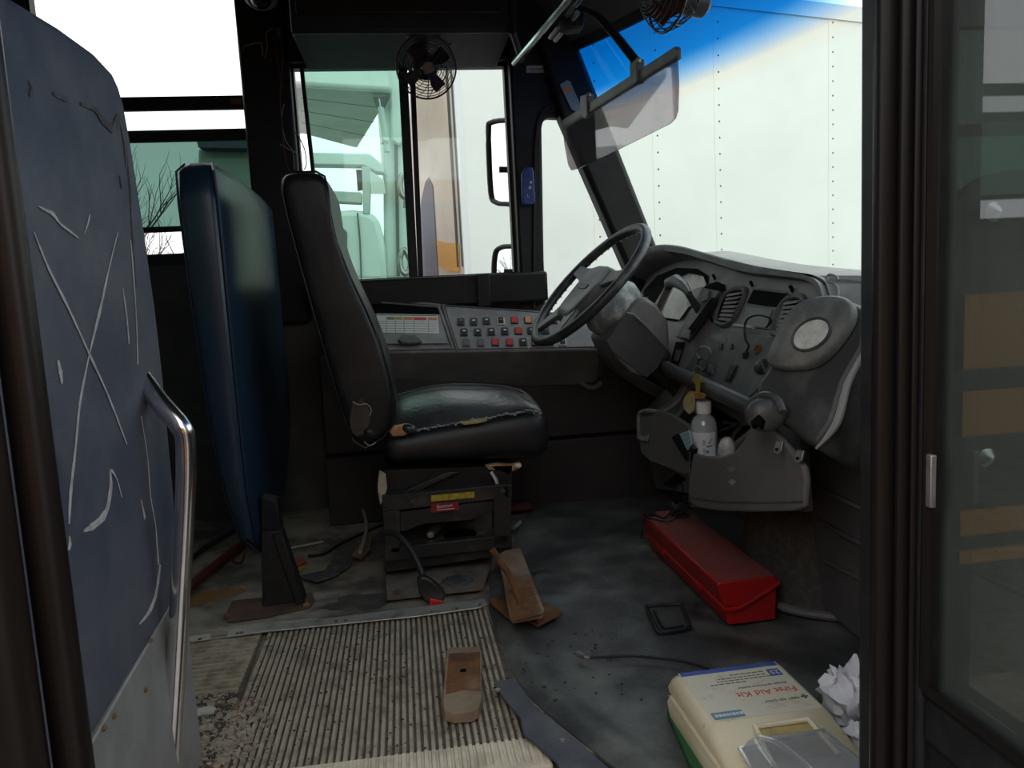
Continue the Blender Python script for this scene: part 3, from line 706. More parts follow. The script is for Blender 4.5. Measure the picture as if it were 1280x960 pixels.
# ================================================================== PASSENGER BARRIER AND ITS RAIL (left foreground)
XB = -.40
bp = thing('passenger_barrier', 'large navy vinyl barrier panel with white scratches, left foreground', 'barrier', (XB-.02, 1.0, -.3))
top = [(1.318, .32), (1.330, .50), (1.340, .69), (1.338, .80), (1.325, .93), (1.306, 1.06), (1.293, 1.115), (1.278, 1.140), (1.255, 1.155), (1.19, 1.163), (1.08, 1.160), (.955, 1.150), (.76, 1.135), (.74, 1.10), (.74, .285)]
b = MB(); b.prism([V((XB, y, z)) for y, z in top], (-.045, 0, 0)); pan = build('panel', b, 'navy_vinyl', bp, bevel=.010, seg=3)
b = MB(); b.prism([V((XB+.002, y, z)) for y, z in ((.74, -.3), (1.32, -.3), (1.318, .335), (.74, .275))], (-.04, 0, 0)); kp = build('kick_panel', b, 'kick_metal', bp, bevel=.003)
for px, py in ((130, 910), (188, 800), (143, 895), (182, 862)):
    p = P(px, py, X=XB+.003); b = MB(); b.lathe([(.0045, 0), (.003, .002), (.001, .003)], p, (1, 0, 0), 8); build('screw', b, 'rust', kp)
def scratch(pts, ws, m='scuff_white', nm='scratch'):
    b = MB(); q = smoothpath([P(*p, X=XB+.0008) for p in pts], 4); N = len(q); L_, R_ = [], []
    for i, p in enumerate(q):
        t = (q[min(i+1, N-1)]-q[max(i-1, 0)]).normalized(); s_ = V((1, 0, 0)).cross(t)
        f = i/(N-1)*(len(ws)-1); k = min(int(f), len(ws)-2); w_ = ws[k]+(ws[k+1]-ws[k])*(f-k)
        w_ *= (.75+.5*rnd.random())
        L_.append(p+s_*w_*.0013/2); R_.append(p-s_*w_*.0013/2)
    b.grid([L_, R_], (.0008, 0, 0)); return build(nm, b, m, bp, smooth=False)
scratch([(42, 290), (60, 335), (85, 385), (110, 440), (135, 495), (158, 555)], [1.5, 3, 4.5, 3, 4, 3, 2])
scratch([(147, 290), (136, 335), (124, 390), (112, 440), (100, 500), (94, 560), (88, 615), (86, 655)], [1, 2.5, 5, 2, 4, 3, 5, 2])
scratch([(48, 258), (55, 262), (66, 268), (75, 280), (88, 290), (98, 298)], [1, 3, 4, 2.5, 2.5, 1])
scratch([(112, 268), (110, 278), (105, 292)], [1, 2, 1])
scratch([(104, 664), (118, 656), (132, 640), (138, 610), (138, 588), (146, 600), (152, 622)], [3, 8, 8, 6, 3, 2, 1])
scratch([(174, 780), (186, 765), (194, 745), (198, 722), (200, 706)], [2, 5, 7, 6, 3])
scratch([(198, 706), (196, 680), (194, 655), (188, 620), (184, 570), (176, 520)], [3, 3, 1.5, 2, 1, 1])
scratch([(153, 360), (158, 395), (161, 430)], [1, 4, 1.5])
scratch([(72, 450), (75, 465), (77, 480)], [2, 7, 2])
scratch([(86, 670), (87, 680), (85, 688)], [1, 5, 2])
scratch([(163, 300), (166, 335), (170, 395), (172, 455)], [1, 3, 1.5, 4])
scratch([(176, 625), (181, 648)], [2, 4])
scratch([(100, 130), (118, 136), (128, 150), (142, 160), (150, 150), (156, 180), (158, 210)], [3, 7, 9, 11, 13, 7, 2], 'torn_patch', 'torn_edge')
scratch([(36, 100), (40, 112), (37, 120)], [2, 5, 2], 'torn_patch', 'torn_edge')
scratch([(66, 117), (74, 120), (84, 126)], [3, 6, 3], 'torn_patch', 'torn_edge')
scratch([(150, 220), (152, 236)], [4, 3], 'torn_patch', 'torn_edge')
scratch([(158, 185), (163, 240), (166, 300), (170, 360)], [2, 4, 3, 1], 'torn_patch', 'torn_edge')
gr = thing('grab_rail', 'shiny steel grab rail bending down beside the navy barrier', 'rail', (-.36, 1.2, 0))
pth = smoothpath([P(168, 447, Y=1.33), P(172, 462, Y=1.29), P(200, 503, Y=1.225), P(224, 531, Y=1.20), P(232, 555, Y=1.20), P(231, 640, Y=1.20), P(222, 800, Y=1.20), P(212, 962, Y=1.20), P(205, 1080, Y=1.2)], 6)
b = MB(); b.tube(pth, .0150, 16); build('tube', b, 'chrome', gr)

# ================================================================== DRIVER'S BARRIER (blue padded panel on a post)
db = thing('driver_barrier', 'tall padded dark blue vinyl barrier behind the driver seat', 'barrier', (-.46, 2.0, 0))
# side outline of the aisle edge, swept across the bus and rounded
def prof(f0, b0, z): return f0, b0, z
ring_z = [(.135, -.418, -.432), (.20, -.415, -.452), (.32, -.418, -.470), (.5, -.420, -.490), (.8, -.421, -.503), (1.05, -.421, -.510), (1.125, -.424, -.508), (1.150, -.436, -.500)]
rings = []
for z, xf, xb in ring_z:
    y0 = 1.955 + (0.05 if z > 1.14 else .012 if z > 1.12 else 0) + (.10 if z < .15 else .03 if z < .21 else 0)
    y1 = 2.83 - (0.05 if z > 1.14 else 0) - (.55 if z < .15 else .28 if z < .21 else .1 if z < .33 else 0)
    r_ = .016; xm = (xf+xb)/2
    rings.append([(xf, y0+r_, z), (xf-r_*.3, y0+r_*.3, z), (xf-r_, y0, z), (xb+r_, y0, z), (xb+r_*.3, y0+r_*.3, z), (xb, y0+r_, z), (xb, y1, z), (xf, y1, z), (xf+.006, (y0*.25+y1*.75), z), (xf+.010, (y0+y1)/2, z), (xf+.008, y0*.8+y1*.2, z)])
b = MB().loft(rings); build('pad', b, 'blue_vinyl', db, ang=50)
b = MB(); b.tube([V((xf+.001, 1.955+.012 + (0.05 if z > 1.14 else 0) + (.10 if z < .15 else .03 if z < .21 else 0), z)) for z, xf, xb in ring_z], .004, 8); build('piping', b, 'blue_piping', db)
b = MB(); b.tube([V((xb-.001, 1.955+.012 + (0.05 if z > 1.14 else 0) + (.10 if z < .15 else .03 if z < .21 else 0), z)) for z, xf, xb in ring_z], .003, 8); build('piping', b, 'blue_piping', db)
# post: a flat upper bar and a folded wedge down to the plate
b = MB(); b.prism([P(326, 622, Y=2.05), P(346, 626, Y=2.05), P(352, 668, Y=2.05), P(326, 668, Y=2.05)], (0, .05, 0)); build('post', b, 'black_paint', db, bevel=.003)
b = MB(); A = [P(326, 664, Y=2.03), P(352, 664, Y=2.03), P(383, 757, Y=2.01), P(378, 764, Y=2.0), P(328, 762, Y=2.0)]
b.prism(A, (0, .045, 0)); build('foot', b, 'black_paint', db, bevel=.003)
b = MB(); b.prism([P(341, 668, Y=2.026), P(352, 664, Y=2.026), P(383, 757, Y=2.0), P(374, 764, Y=1.995)], (.0, -.008, 0)); build('foot_flange', b, 'black_trim', db, bevel=.002)
b = MB(); b.prism([P(*p, Z=.002) for p in ((281, 772), (291, 752), (330, 748), (390, 742), (394, 752), (388, 760), (330, 773), (285, 779))], (0, 0, .004)); bpl = build('base_plate', b, 'plate_brown', db, bevel=.001)
for px, py in ((284, 771), (383, 757)):
    b = MB(); b.lathe([(.009, 0), (.009, .005), (.004, .008), (.001, .008)], P(px, py, Z=.006), seg=6); build('bolt', b, 'rust', bpl)
# ================================================================== DRIVER SEAT
ds = thing('driver_chair', 'worn black vinyl driver seat with torn seams on a steel pedestal', 'seat', (.12, 2.32, 0))
def ring(x, zb, zt, zc, dy=0., yn=2.10, yf=2.58):
    return [(x, yn+.03+dy, zb), (x, yn-.004+dy, zb+.03), (x, yn-.008+dy, (zb+zt)/2), (x, yn+dy, zt-.012), (x, yn+.02+dy, zt), (x, yn+.09, zt+(zc-zt)*.55), (x, yn+.24, zc), (x, yf-.09, zt+(zc-zt)*.7), (x, yf-.02-dy, zt+.005), (x, yf-dy, zt-.02), (x, yf+.006-dy, (zb+zt)/2), (x, yf-.03-dy, zb)]
def rx(x, t=0.):
    k = max(0, min(1, (x+.06)/.46)); zt = .418+.045*k; zc = .495+.028*sin(pi*min(1, k*1.15))
    zb = .322-.018*k
    return zb, zt, zc
rs = [ring(-.075, .35, .41, .44, .03)]
for x in (-.06, -.02, .05, .13, .21, .28, .33): rs.append(ring(x, *rx(x)))
rs += [ring(.368, .305, .455, .492), ring(.392, .32, .442, .468, .012), ring(.405, .35, .41, .425, .035)]
b = MB().loft(rs); cu = build('cushion', b, 'seat_vinyl', ds, sub=1, ang=80)
# worn top cover
rs2 = []
for x in (-.045, .0, .06, .13, .21, .28, .33, .365, .385):
    zb, zt, zc = rx(x)
    if x > .34: zt -= (x-.34)*.35; zc -= (x-.34)*.8
    yn = 2.103; r_ = []
    for y, z in ((yn+.012, zt+.001), (yn+.05, zt+(zc-zt)*.38), (yn+.09, zt+(zc-zt)*.60), (yn+.15, zt+(zc-zt)*.86), (yn+.24, zc), (2.44, zt+(zc-zt)*.86), (2.50, zt+(zc-zt)*.66), (2.56, zt+.008)):
        w_ = .008*noise.noise(V((x*14, y*14, 2))) + .005*noise.noise(V((x*30, y*9, 5)))
        r_.append((x, y, z+.003+w_*(0 if y < 2.13 or y > 2.55 else 1)))
    rs2.append(r_)
b = MB().grid(rs2, (0, 0, -.014)); build('seat_cover', b, 'seat_top', cu, sub=2, ang=80)
b = MB(); b.tube([(x, 2.29 + .01*sin(x*20), rx(x)[2]+.0035 + .008*noise.noise(V((x*14, 2.29*14, 2))) - (max(0, x-.34)*.8)) for x in (-.04, .0, .06, .13, .21, .28, .33, .36)], .0025, 5); build('seam', b, 'seat_vinyl', cu)
b = MB(); rr = random.Random(4)
for k in range(70):
    t = k/69; x = -.0+.375*t; zb, zt, zc = rx(x); zt -= max(0, x-.34)*.35
    if rr.random() < .35 and t < .6: continue
    b.box((x, 2.104+rr.uniform(-.004, .006), zt+rr.uniform(-.002, .006)), (rr.uniform(.003, .009), rr.uniform(.003, .007), rr.uniform(.0015, .004)), Matrix.Rotation(rr.uniform(-.8, .8), 3, 'X'))
stuff(build('frayed_seam', b, 'kick_metal', cu, smooth=False))
# torn rear corner: foam showing, loose vinyl flap
b = MB(); b.prism([P(*p, Y=2.082) for p in ((486, 540), (492, 533), (508, 530), (517, 536), (506, 545), (490, 546))], (0, .02, 0)); build('foam_patch', b, 'foam', cu, bevel=.004)
b = MB(); b.ell(P(512, 536, Y=2.085), (.022, .016, .014), Matrix.Rotation(.4, 3, 'Y'), 12); build('torn_flap', b, 'seat_top', cu)
b = MB(); q = [P(*p, Y=2.085) for p in ((574, 528), (586, 527), (608, 523), (609, 526), (598, 529), (580, 531))]; b.prism(q, (0, .008, 0)); build('vinyl_split', b, 'tan_tag', cu)
b = MB(); q = [P(*p, Y=2.12) for p in ((607, 583), (622, 580), (640, 582), (652, 579), (650, 586), (640, 590), (636, 595), (628, 590), (610, 588))]; b.prism(q, (0, .03, 0)); build('foam_scrap', b, 'foam', ds, bevel=.003)
b = MB(); b.ell(P(647, 582, Y=2.11), (.012, .012, .008), None, 10); build('foam_scrap', b, 'foam_white', ds)
b = MB(); q = [P(*p, Y=2.085) for p in ((474, 588), (482, 592), (484, 610), (480, 625), (475, 631), (472, 610))]; b.prism(q, (0, .004, 0)); build('strap_end', b, 'tan_strap', ds)
# backrest: side outline swept across
OUT = [(395, 213), (406, 219), (410, 235), (413, 265), (421, 302), (438, 345), (458, 385), (476, 425), (489, 468), (496, 505), (494, 530), (481, 548), (458, 562), (442, 553), (429, 520), (410, 455), (391, 390), (374, 330), (359, 275), (350, 236), (350, 220), (360, 214)]
base = [P(*p, Y=2.12) for p in OUT]; cen = sum(base, V())/len(base)
def inset(k, y, dz=0): return [V((cen.x+(p.x-cen.x)*k, y, cen.z+(p.z-cen.z)*(1-(1-k)*.5)+dz)) for p in base]
b = MB().loft([inset(.80, 2.100), inset(.93, 2.106), inset(1, 2.125), inset(1.02, 2.2), inset(1.03, 2.34), inset(1.02, 2.48), inset(1, 2.55), inset(.93, 2.57), inset(.8, 2.576)]); br = build('backrest', b, 'seat_vinyl', ds, sub=1, ang=80)
b = MB(); b.tube([p + V((0, -.001, 0)) for p in inset(.975, 2.112)], .0032, 6, True); build('piping', b, 'seat_vinyl', br)
rr = random.Random(8)
b = MB(); q = []
for k in range(14):
    a = 2*pi*k/14; q.append(P(449+15*cos(a)*rr.uniform(.8, 1.15), 524+24*sin(a)*rr.uniform(.8, 1.15), Y=2.099))
b.prism(q, (0, .02, 0)); build('worn_patch', b, 'brown_dirt', br, bevel=.003)
b = MB(); b.ell(P(462, 541, Y=2.10), (.018, .010, .012), Matrix.Rotation(.7, 3, 'Y'), 10); build('torn_flap', b, 'seat_vinyl', br)
b = MB(); b.tube(smoothpath([P(441, 502, Y=2.097), P(448, 506, Y=2.096), P(458, 505, Y=2.096), P(464, 512, Y=2.096), P(462, 520, Y=2.097)]), .0014, 5); b.tube(smoothpath([P(455, 552, Y=2.097), P(462, 557, Y=2.096), P(470, 553, Y=2.097)]), .0014, 5); stuff(build('loose_threads', b, 'tan_strap', br))
# pedestal
Yp = 2.07
def side(pts, d, m, nm, y=Yp, bev=.002):
    b = MB(); b.prism([P(*p, Y=y) for p in pts], (0, d, 0)); return build(nm, b, m, ds, bevel=bev)
side(((478, 620), (628, 606), (640, 608), (640, 622), (478, 640)), .46, 'seat_frame', 'top_channel')
side(((478, 640), (500, 638), (500, 690), (482, 694)), .04, 'seat_frame', 'pedestal_post')
side(((617, 606), (640, 606), (638, 682), (617, 684)), .04, 'seat_frame', 'pedestal_post')
side(((480, 686), (640, 668), (640, 684), (480, 703)), .03, 'seat_frame', 'lower_rail')
side(((500, 640), (618, 625), (618, 636), (590, 650), (530, 655), (506, 664), (500, 664)), .012, 'seat_frame', 'side_web', y=Yp+.012)
side(((500, 672), (520, 684), (500, 688)), .012, 'seat_frame', 'gusset', y=Yp+.012)
side(((596, 676), (618, 658), (618, 680)), .012, 'seat_frame', 'gusset', y=Yp+.012)
fx, bx = P(480, 650, Y=Yp).x, P(640, 650, Y=Yp).x
b = MB(); b.span((fx, 2.50, .03), (bx, 2.52, .26)); build('rear_web', b, 'dirty_base', ds)
b = MB(); b.span((fx+.01, Yp+.04, .085), (bx-.01, 2.50, .09)); sh = build('inner_shelf', b, 'dirty_base', ds)
b = MB(); b.lathe([(.05, 0), (.05, .002)], P(575, 668, Z=.091), seg=20); build('oval_hole', b, 'hollow_shade', sh)
b = MB(); b.tube([P(538, 668, Y=2.13), P(566, 636, Y=2.2)], .014, 8); build('lift_link', b, 'brown_dirt', ds)
b = MB(); b.lathe([(.011, 0), (.009, .008), (.003, .009)], P(538, 668, Y=2.118), (0, -1, 0), 8); build('link_bolt', b, 'dull_steel', ds)
for px, py in ((515, 628), (628, 614)):
    b = MB(); b.lathe([(.008, 0), (.007, .004), (.002, .006)], P(px, py, Y=Yp-.002), (0, -1, 0), 10); build('rivet', b, 'brown_dirt', ds)
b = MB(); b.prism([P(*p, Y=2.12) for p in ((480, 588), (640, 582), (640, 607), (560, 612), (480, 620))], (0, .40, 0)); build('suspension', b, 'black_trim', ds)
b = MB(); b.prism([P(*p, Y=2.10) for p in ((500, 616), (560, 590), (575, 590), (520, 616))], (0, .02, 0)); build('suspension_arm', b, 'seat_frame', ds, bevel=.003)
b = MB(); b.tube([P(614, 590, Y=2.1), P(620, 600, Y=2.09), P(622, 608, Y=2.08)], .006, 6); build('lever', b, 'dull_steel', ds)
b = MB(); b.tube([P(668, 560, Y=2.2), P(685, 558, Y=2.2)], .005, 6); build('lever', b, 'seat_frame', ds)
b = MB(); b.prism([P(*p, Y=Yp-.003) for p in ((539, 619.5), (593, 614.5), (593, 622), (539, 627))], (0, .002, 0)); build('sticker', b, 'sticker_yellow', ds, label='worn yellow sticker')
b = MB(); b.prism([P(*p, Y=Yp-.003) for p in ((539, 630), (573, 627), (574, 637), (539, 641))], (0, .002, 0)); rs_ = build('sticker', b, 'sticker_dark_red', ds, label='small dark red maker sticker with white lettering')
text('Bostrom', .0125, P(556, 632.5, Y=Yp-.0035), (1, 0, .03), (0, 0, 1), 'sticker_white', rs_)
b = MB(); b.prism([P(*p, Y=Yp-.0036) for p in ((546, 637), (568, 635.2), (568, 636), (546, 637.8))], (0, .0005, 0)); build('print_line', b, 'sticker_white', rs_)
b = MB(); b.prism([P(*p, Z=.012) for p in ((481, 712), (608, 692), (616, 700), (604, 738), (484, 751))], (0, 0, .004)); pb = build('base_plate', b, 'dirty_base', ds, bevel=.001)
side(((481, 694), (640, 676), (640, 690), (614, 697), (481, 716)), .012, 'seat_frame', 'base_lip', y=2.09)
for px, py in ((497, 741), (552, 733), (562, 704)):
    b = MB(); b.lathe([(.012, 0), (.012, .004), (.006, .008), (.001, .009)], P(px, py, Z=.0165), seg=6); build('bolt', b, 'rust', pb)
b = MB(); b.lathe([(.045, 0), (.043, .0012), (.001, .0014)], P(572, 726, Z=.0162), seg=18); build('oil_stain', b, 'torn_patch', pb)

# buckle on its stalk
bk = thing('seat_belt_buckle', 'black seat belt buckle with red button drooping on a stalk beside the pedestal', 'buckle', P(540, 755, Z=0))
b = MB(); b.tube(smoothpath([P(470, 676, Y=2.02), P(482, 666, Y=2.01), P(496, 668, Y=1.99), P(512, 686, Y=1.96), P(524, 708, Y=1.93), P(529, 724, Y=1.91)]), .0085, 8); build('stalk', b, 'cable_black', bk)
b = MB(); b.prism([P(*p, Y=1.885) for p in ((521, 726), (527, 721), (534, 723), (548, 733), (557, 744), (555, 752), (549, 761), (540, 759), (531, 752), (524, 742))], (0, .03, 0)); build('body', b, 'buckle_black', bk, bevel=.005, seg=3)
b = MB(); b.prism([P(*p, Y=1.881) for p in ((538, 748), (555, 752), (549, 760), (536, 757))], (0, .02, 0)); build('button', b, 'buckle_red', bk, bevel=.002)

# rusty bracket with rod, rusty steel bar on the ribbed mat
wb = thing('rusty_bracket', 'rusty steel bracket with a bent rod lying on the floor mat edge', 'bracket', (.24, 1.8, .012))
b = MB(); b.prism([P(*p, Z=.022) for p in ((611, 754), (617, 749), (632, 755), (660, 757), (684, 757), (704, 768), (672, 785), (660, 778), (634, 774))], (0, 0, .007)); build('lower_plate', b, 'rust', wb, bevel=.0015)
b = MB(); b.prism([P(*p, Z=.052) for p in ((623, 698), (635, 691), (651, 690), (681, 768), (678, 773), (641, 780), (637, 776))], (0, 0, .012)); build('upper_plate', b, 'rusty_plate', wb, bevel=.0015)
b = MB(); b.prism([P(*p, Z=.0645) for p in ((632, 738), (664, 734), (679, 768), (641, 776))], (0, 0, .0008)); build('rust_zone', b, 'rust', wb)
b = MB(); b.prism([P(*p, Z=.032) for p in ((640, 760), (672, 755), (676, 770), (645, 776))], (0, 0, .022)); build('spacer', b, 'rust', wb)
b = MB(); b.tube(smoothpath([P(651, 757, Z=.064), P(646, 742, Y=1.76), P(636, 718, Y=1.77), P(615, 687, Y=1.78)]), .0085, 8); build('rod', b, 'rust', wb)
rbk = thing('rusty_bar', 'short flat rust-brown steel bar with tan ends on the ribbed mat', 'bar', P(577, 850, Z=.0105))
b = MB(); b.prism([P(*p, Z=.034) for p in ((558, 814), (562, 809), (599, 808), (602, 813), (602, 872), (598, 884), (590, 889), (566, 891), (555, 888), (553, 878))], (0, 0, -.022)); build('bar', b, 'tan_steel', rbk, bevel=.002)
b = MB(); b.prism([P(*p, Z=.0343) for p in ((561, 817), (600, 815), (601, 864), (580, 862), (557, 868))], (0, 0, .0006)); pt_ = build('rust_patch', b, 'rust', rbk)
b = MB(); b.lathe([(.0075, 0), (.007, .0006)], P(579, 838, Z=.0352), seg=12); build('hole', b, 'hollow_shade', rbk)

# ================================================================== SIDE CONSOLE
co, cn = (0, 2.65, .622), (0, -.587, .81)
def CP(px, py, off=0.): return PP(px, py, V(co)+V(cn)*off, cn)
sc_ = thing('side_console', 'grey side console with rows of rocker switches and a bin under the driver window', 'console', (.3, 2.8, .1))
b = MB(); tl, bl, br_, trr, tm = CP(440, 368), CP(440, 441), CP(752, 437), CP(790, 393), CP(690, 388)
b.prism([CP(440, 366), CP(440, 441), CP(752, 437), CP(792, 400), CP(690, 389), CP(560, 380)], V((0, .12, -.14))); cb_ = build('body', b, 'dash_grey', sc_, bevel=.008, seg=3)
b = MB(); b.prism([P(440, 440, Y=2.655), P(752, 436, Y=2.655), P(776, 452, Y=2.68), P(440, 452, Y=2.68)], (0, .25, 0)); build('lower_lip', b, 'dash_dark', sc_, bevel=.004)
# bin
b = MB(); b.tube([CP(*p, .002) for p in ((453, 377), (548, 384), (566, 436), (480, 438))], .006, 8, True); build('bin_frame', b, 'dash_grey', cb_)
b = MB(); b.prism([CP(*p, .001) for p in ((457, 375), (545, 382), (550, 393), (461, 392))], V(cn)*.002); build('bin_shade', b, 'hollow_shade', cb_)  # flat black sheet, paints the dark inside the bin mouth
b = MB(); b.prism([CP(*p, .002) for p in ((462, 393), (550, 394), (560, 430), (475, 431))], V(cn)*.004); bd = build('bin_door', b, 'dash_grey', sc_, bevel=.002)
b = MB(); b.prism([CP(*p, .007) for p in ((497, 428), (503, 422), (521, 422), (528, 430), (520, 432), (502, 432))], V(cn)*.014); build('bin_handle', b, 'dash_dark', bd, bevel=.004)
b = MB(); b.prism([CP(*p, .0065) for p in ((471, 392), (547, 393.5), (549, 417), (472, 415.5))], V(cn)*.0006); chs = build('chart_sticker', b, 'sticker_white', bd, label='white service chart sticker with coloured column heads')
b = MB(); b.prism([CP(*p, .0073) for p in ((472, 392.8), (546, 394), (546, 395), (472, 394))], V(cn)*.0003)
for x in (482.5, 493.5, 504.5, 517, 535): b.prism([CP(x, 396, .0073), CP(x+.6, 396, .0073), CP(x+1.2, 416, .0073), CP(x+.6, 416, .0073)], V(cn)*.0003)
for y in (401.5, 404, 407, 410, 413): b.prism([CP(473, y, .0073), CP(546, y+1, .0073), CP(546, y+1.35, .0073), CP(473, y+.35, .0073)], V(cn)*.0003)
stuff(build('chart_print', b, 'sticker_line', bd, smooth=False))
for (x0, x1, m) in ((483.5, 493, 'sticker_olive'), (494.5, 503, 'sticker_ochre'), (505, 516, 'sticker_orange'), (517, 533, 'sticker_red'), (535, 546, 'sticker_orange')):
    b = MB(); b.prism([CP(x0, 396+.012*(x0-472), .0073), CP(x1, 396+.012*(x1-472), .0073), CP(x1+.3, 399.5+.012*(x1-472), .0073), CP(x0+.3, 399.5+.012*(x0-472), .0073)], V(cn)*.0004); build('chart_head', b, m, bd)
# switch plate and switches
b = MB(); b.prism([CP(*p, .001) for p in ((556, 384), (573, 437), (748, 434), (770, 417), (700, 393), (640, 389))], V(cn)*.003); sp_ = build('switch_plate', b, 'dash_grey', sc_, bevel=.001)
b = MB(); b.tube([CP(*p, .004) for p in ((552, 381), (571, 438))], .003, 6); b.tube([CP(556, 382, .004), CP(640, 388, .004), CP(705, 393, .004)], .003, 6); stuff(build('panel_groove', b, 'dash_dark', sp_))
for px, py in ((560, 387), (610, 435), (653, 394), (661, 435)):
    b = MB(); b.lathe([(.003, 0), (.002, .001)], CP(px, py, .004), cn, 8); build('screw', b, 'dull_steel', sp_)
rows_ = [((576, 403), 'k'), ((592, 403), 'k'), ((608, 402), 'k'), ((626, 402), 'c'), ((643, 401), 'r'), ((660, 401), 'o'), ((676, 401), 'r'), ((692, 401), 'r'),
         ((580, 416), 'k'), ((597, 416), 'k'), ((614, 415.5), 'k'), ((631, 415), 'k'), ((648, 414.5), 'r'), ((664, 414.5), 'k'), ((682, 414), 'k'),
         ((583, 429), 'b'), ((601, 429), 'b'), ((619, 428.5), 'r'), ((637, 428.5), 'r'), ((654, 428.5), 'k'), ((669, 428.5), 'r'), ((687, 428), 'k'), ((703, 428), 'c')]
ux = (CP(640, 410)-CP(600, 410)).normalized(); uy = V(cn).cross(ux).normalized()
if uy.z < 0: uy = -uy
lean = (uy + ux*.0).normalized()
for (pxy, kind) in rows_:
    c0 = CP(*pxy, .004)
    def quad(w_, h_, off):
        return [c0 + V(cn)*off + ux*(sx*w_/2) + lean*(sy*h_/2) for sx, sy in ((-1, -1), (1, -1), (1, 1), (-1, 1))]
    b = MB(); b.prism(quad(.0275, .040, 0), V(cn)*.004); sw = build('switch', b, {'c': 'switch_cream', 'b': 'switch_blank'}.get(kind, 'switch_black'), sc_, bevel=.0015)
    m = {'k': 'switch_black', 'c': 'switch_black', 'r': 'switch_red', 'o': 'switch_orange', 'b': 'switch_blank'}[kind]
    b = MB(); lo_ = quad(.020, .032, .004); hi_ = quad(.020, .032, .0085); hi_[0] = hi_[0]-V(cn)*.003; hi_[1] = hi_[1]-V(cn)*.003
    b.loft([lo_, hi_]); build('rocker', b, m, sw, bevel=.001)
    if kind in 'kc':
        b = MB(); qd = [c0 + V(cn)*.0078 + ux*x_ + lean*y_ for x_, y_ in ((-.005, -.002), (.005, -.002), (.006, .006), (-.004, .006))]; b.prism(qd, V(cn)*.0012)
        build('icon', b, 'icon_white' if kind == 'k' and rnd.random() < .7 else 'switch_blank', sw)
# lower side panel with the moulded pocket
b = MB(); b.span((-.30, 2.72, .25), (.98, 2.945, .60)); lp = build('upper_panel', b, 'lower_panel', sc_, bevel=.01)
b = MB(); b.span((-.30, 2.70, .0), (.98, 2.945, .245)); build('lower_panel', b, 'lower_panel', sc_, bevel=.006)
b = MB(); b.prism([P(*p, Y=2.70) for p in ((712, 449), (735, 446), (748, 452), (752, 478), (740, 484), (728, 482))], (0, .03, 0)); pk_ = build('door_pocket', b, 'lower_panel', sc_, bevel=.012, seg=3)
b = MB(); b.tube(smoothpath([P(727, 479, Y=2.695), P(735, 484, Y=2.69), P(744, 484, Y=2.69), P(751, 478, Y=2.695)]), .010, 8); build('pocket_lip', b, 'dash_lower', pk_)
b = MB(); b.tube(smoothpath([P(752, 440, Y=2.6), P(770, 458, Y=2.58), P(800, 478, Y=2.56), P(832, 496, Y=2.54)]), [.02]*6*3+[.02], 10); build('trim_arm', b, 'dash_dark', sc_)

# ================================================================== STEERING WHEEL AND COLUMN
C = V((.578, 2.30, .806)); wn_ = V((-.7071, -.09, .7071)).normalized(); e = V((.7071, 0, .7071)); Yh = e.cross(wn_).normalized(); Yh = Yh if Yh.y > 0 else -Yh
sw_ = thing('steering_wheel', 'black four-spoke steering wheel with worn rim in front of the dash', 'steering wheel', C)
def wp(a, b_, h=0.): return C + Yh*a + e*b_ + wn_*h
b = MB(); b.tube([wp(.232*cos(t), .232*sin(t)) for t in [2*pi*k/64 for k in range(64)]], .0155, 12, True); rim = build('rim', b, 'wheel_rubber', sw_)
b = MB()
for k in range(48):
    t = 2*pi*k/48; p = wp(.222*cos(t), .222*sin(t), -.011); b.ell(p, (.006, .006, .006), None, 6)
stuff(build('finger_grips', b, 'wheel_rubber', rim))
pad = [(-.095, .065), (-.04, .078), (.04, .078), (.095, .065), (.108, .02), (.085, -.10), (.055, -.135), (-.055, -.135), (-.085, -.10), (-.108, .02)]
b = MB(); b.loft([[wp(x_*1.0, y_, -.035) for x_, y_ in pad], [wp(x_*1.02, y_*1.02, -.015) for x_, y_ in pad], [wp(x_*.95, y_*.93, .004) for x_, y_ in pad], [wp(x_*.8, y_*.75, .009) for x_, y_ in pad]]); build('hub_pad', b, 'wheel_hub', sw_, ang=50)
b = MB(); b.prism([wp(x_*.075, -.015 + y_*.022, .0095) for x_, y_ in rrect(1, 1, .3)], wn_*.003); build('horn_badge', b, 'wheel_rubber', sw_, bevel=.001)
for a0, p0 in ((12, (.075, .03)), (168, (-.075, .03)), (-62, (.05, -.10)), (-118, (-.05, -.10))):
    t = radians(a0); q0 = V((p0[0], p0[1])); q1 = V((.226*cos(t), .226*sin(t))); d_ = (q1-q0).normalized(); nn = V((-d_.y, d_.x))
    b = MB(); b.loft([[wp(*(q + nn*s_*w_), h + g_) for s_, g_ in ((-1, .008), (1, .008), (1, -.008), (-1, -.008))] for q, w_, h in ((q0, .036, -.006), (q0.lerp(q1, .5), .023, -.004), (q1, .021, 0))]); build('spoke', b, 'wheel_hub', sw_, bevel=.004)
sc2 = thing('steering_column', 'grey moulded steering column cover with a dust-covered shroud behind the wheel', 'column', C+V((.15, 0, -.15)))
b = MB(); ax = -wn_
b.loft([[C + ax*h + Yh*(r1*cos(t)) + e*(r2*sin(t)) for t in [2*pi*k/20 for k in range(20)]] for h, r1, r2 in ((.036, .05, .05), (.046, .074, .076), (.10, .094, .10), (.145, .088, .092), (.16, .06, .07))]); build('shroud', b, 'dusty_shroud', sc2, ang=60)
CY0 = 2.20
b = MB(); cpts = [P(*p, Y=CY0) for p in ((757, 424), (764, 440), (790, 466), (808, 472), (822, 460), (838, 432), (836, 402), (822, 381), (806, 370), (796, 376), (783, 392))]
b.prism(cpts, (0, .20, 0)); build('cover', b, 'column_grey', sc2, bevel=.012, seg=3)
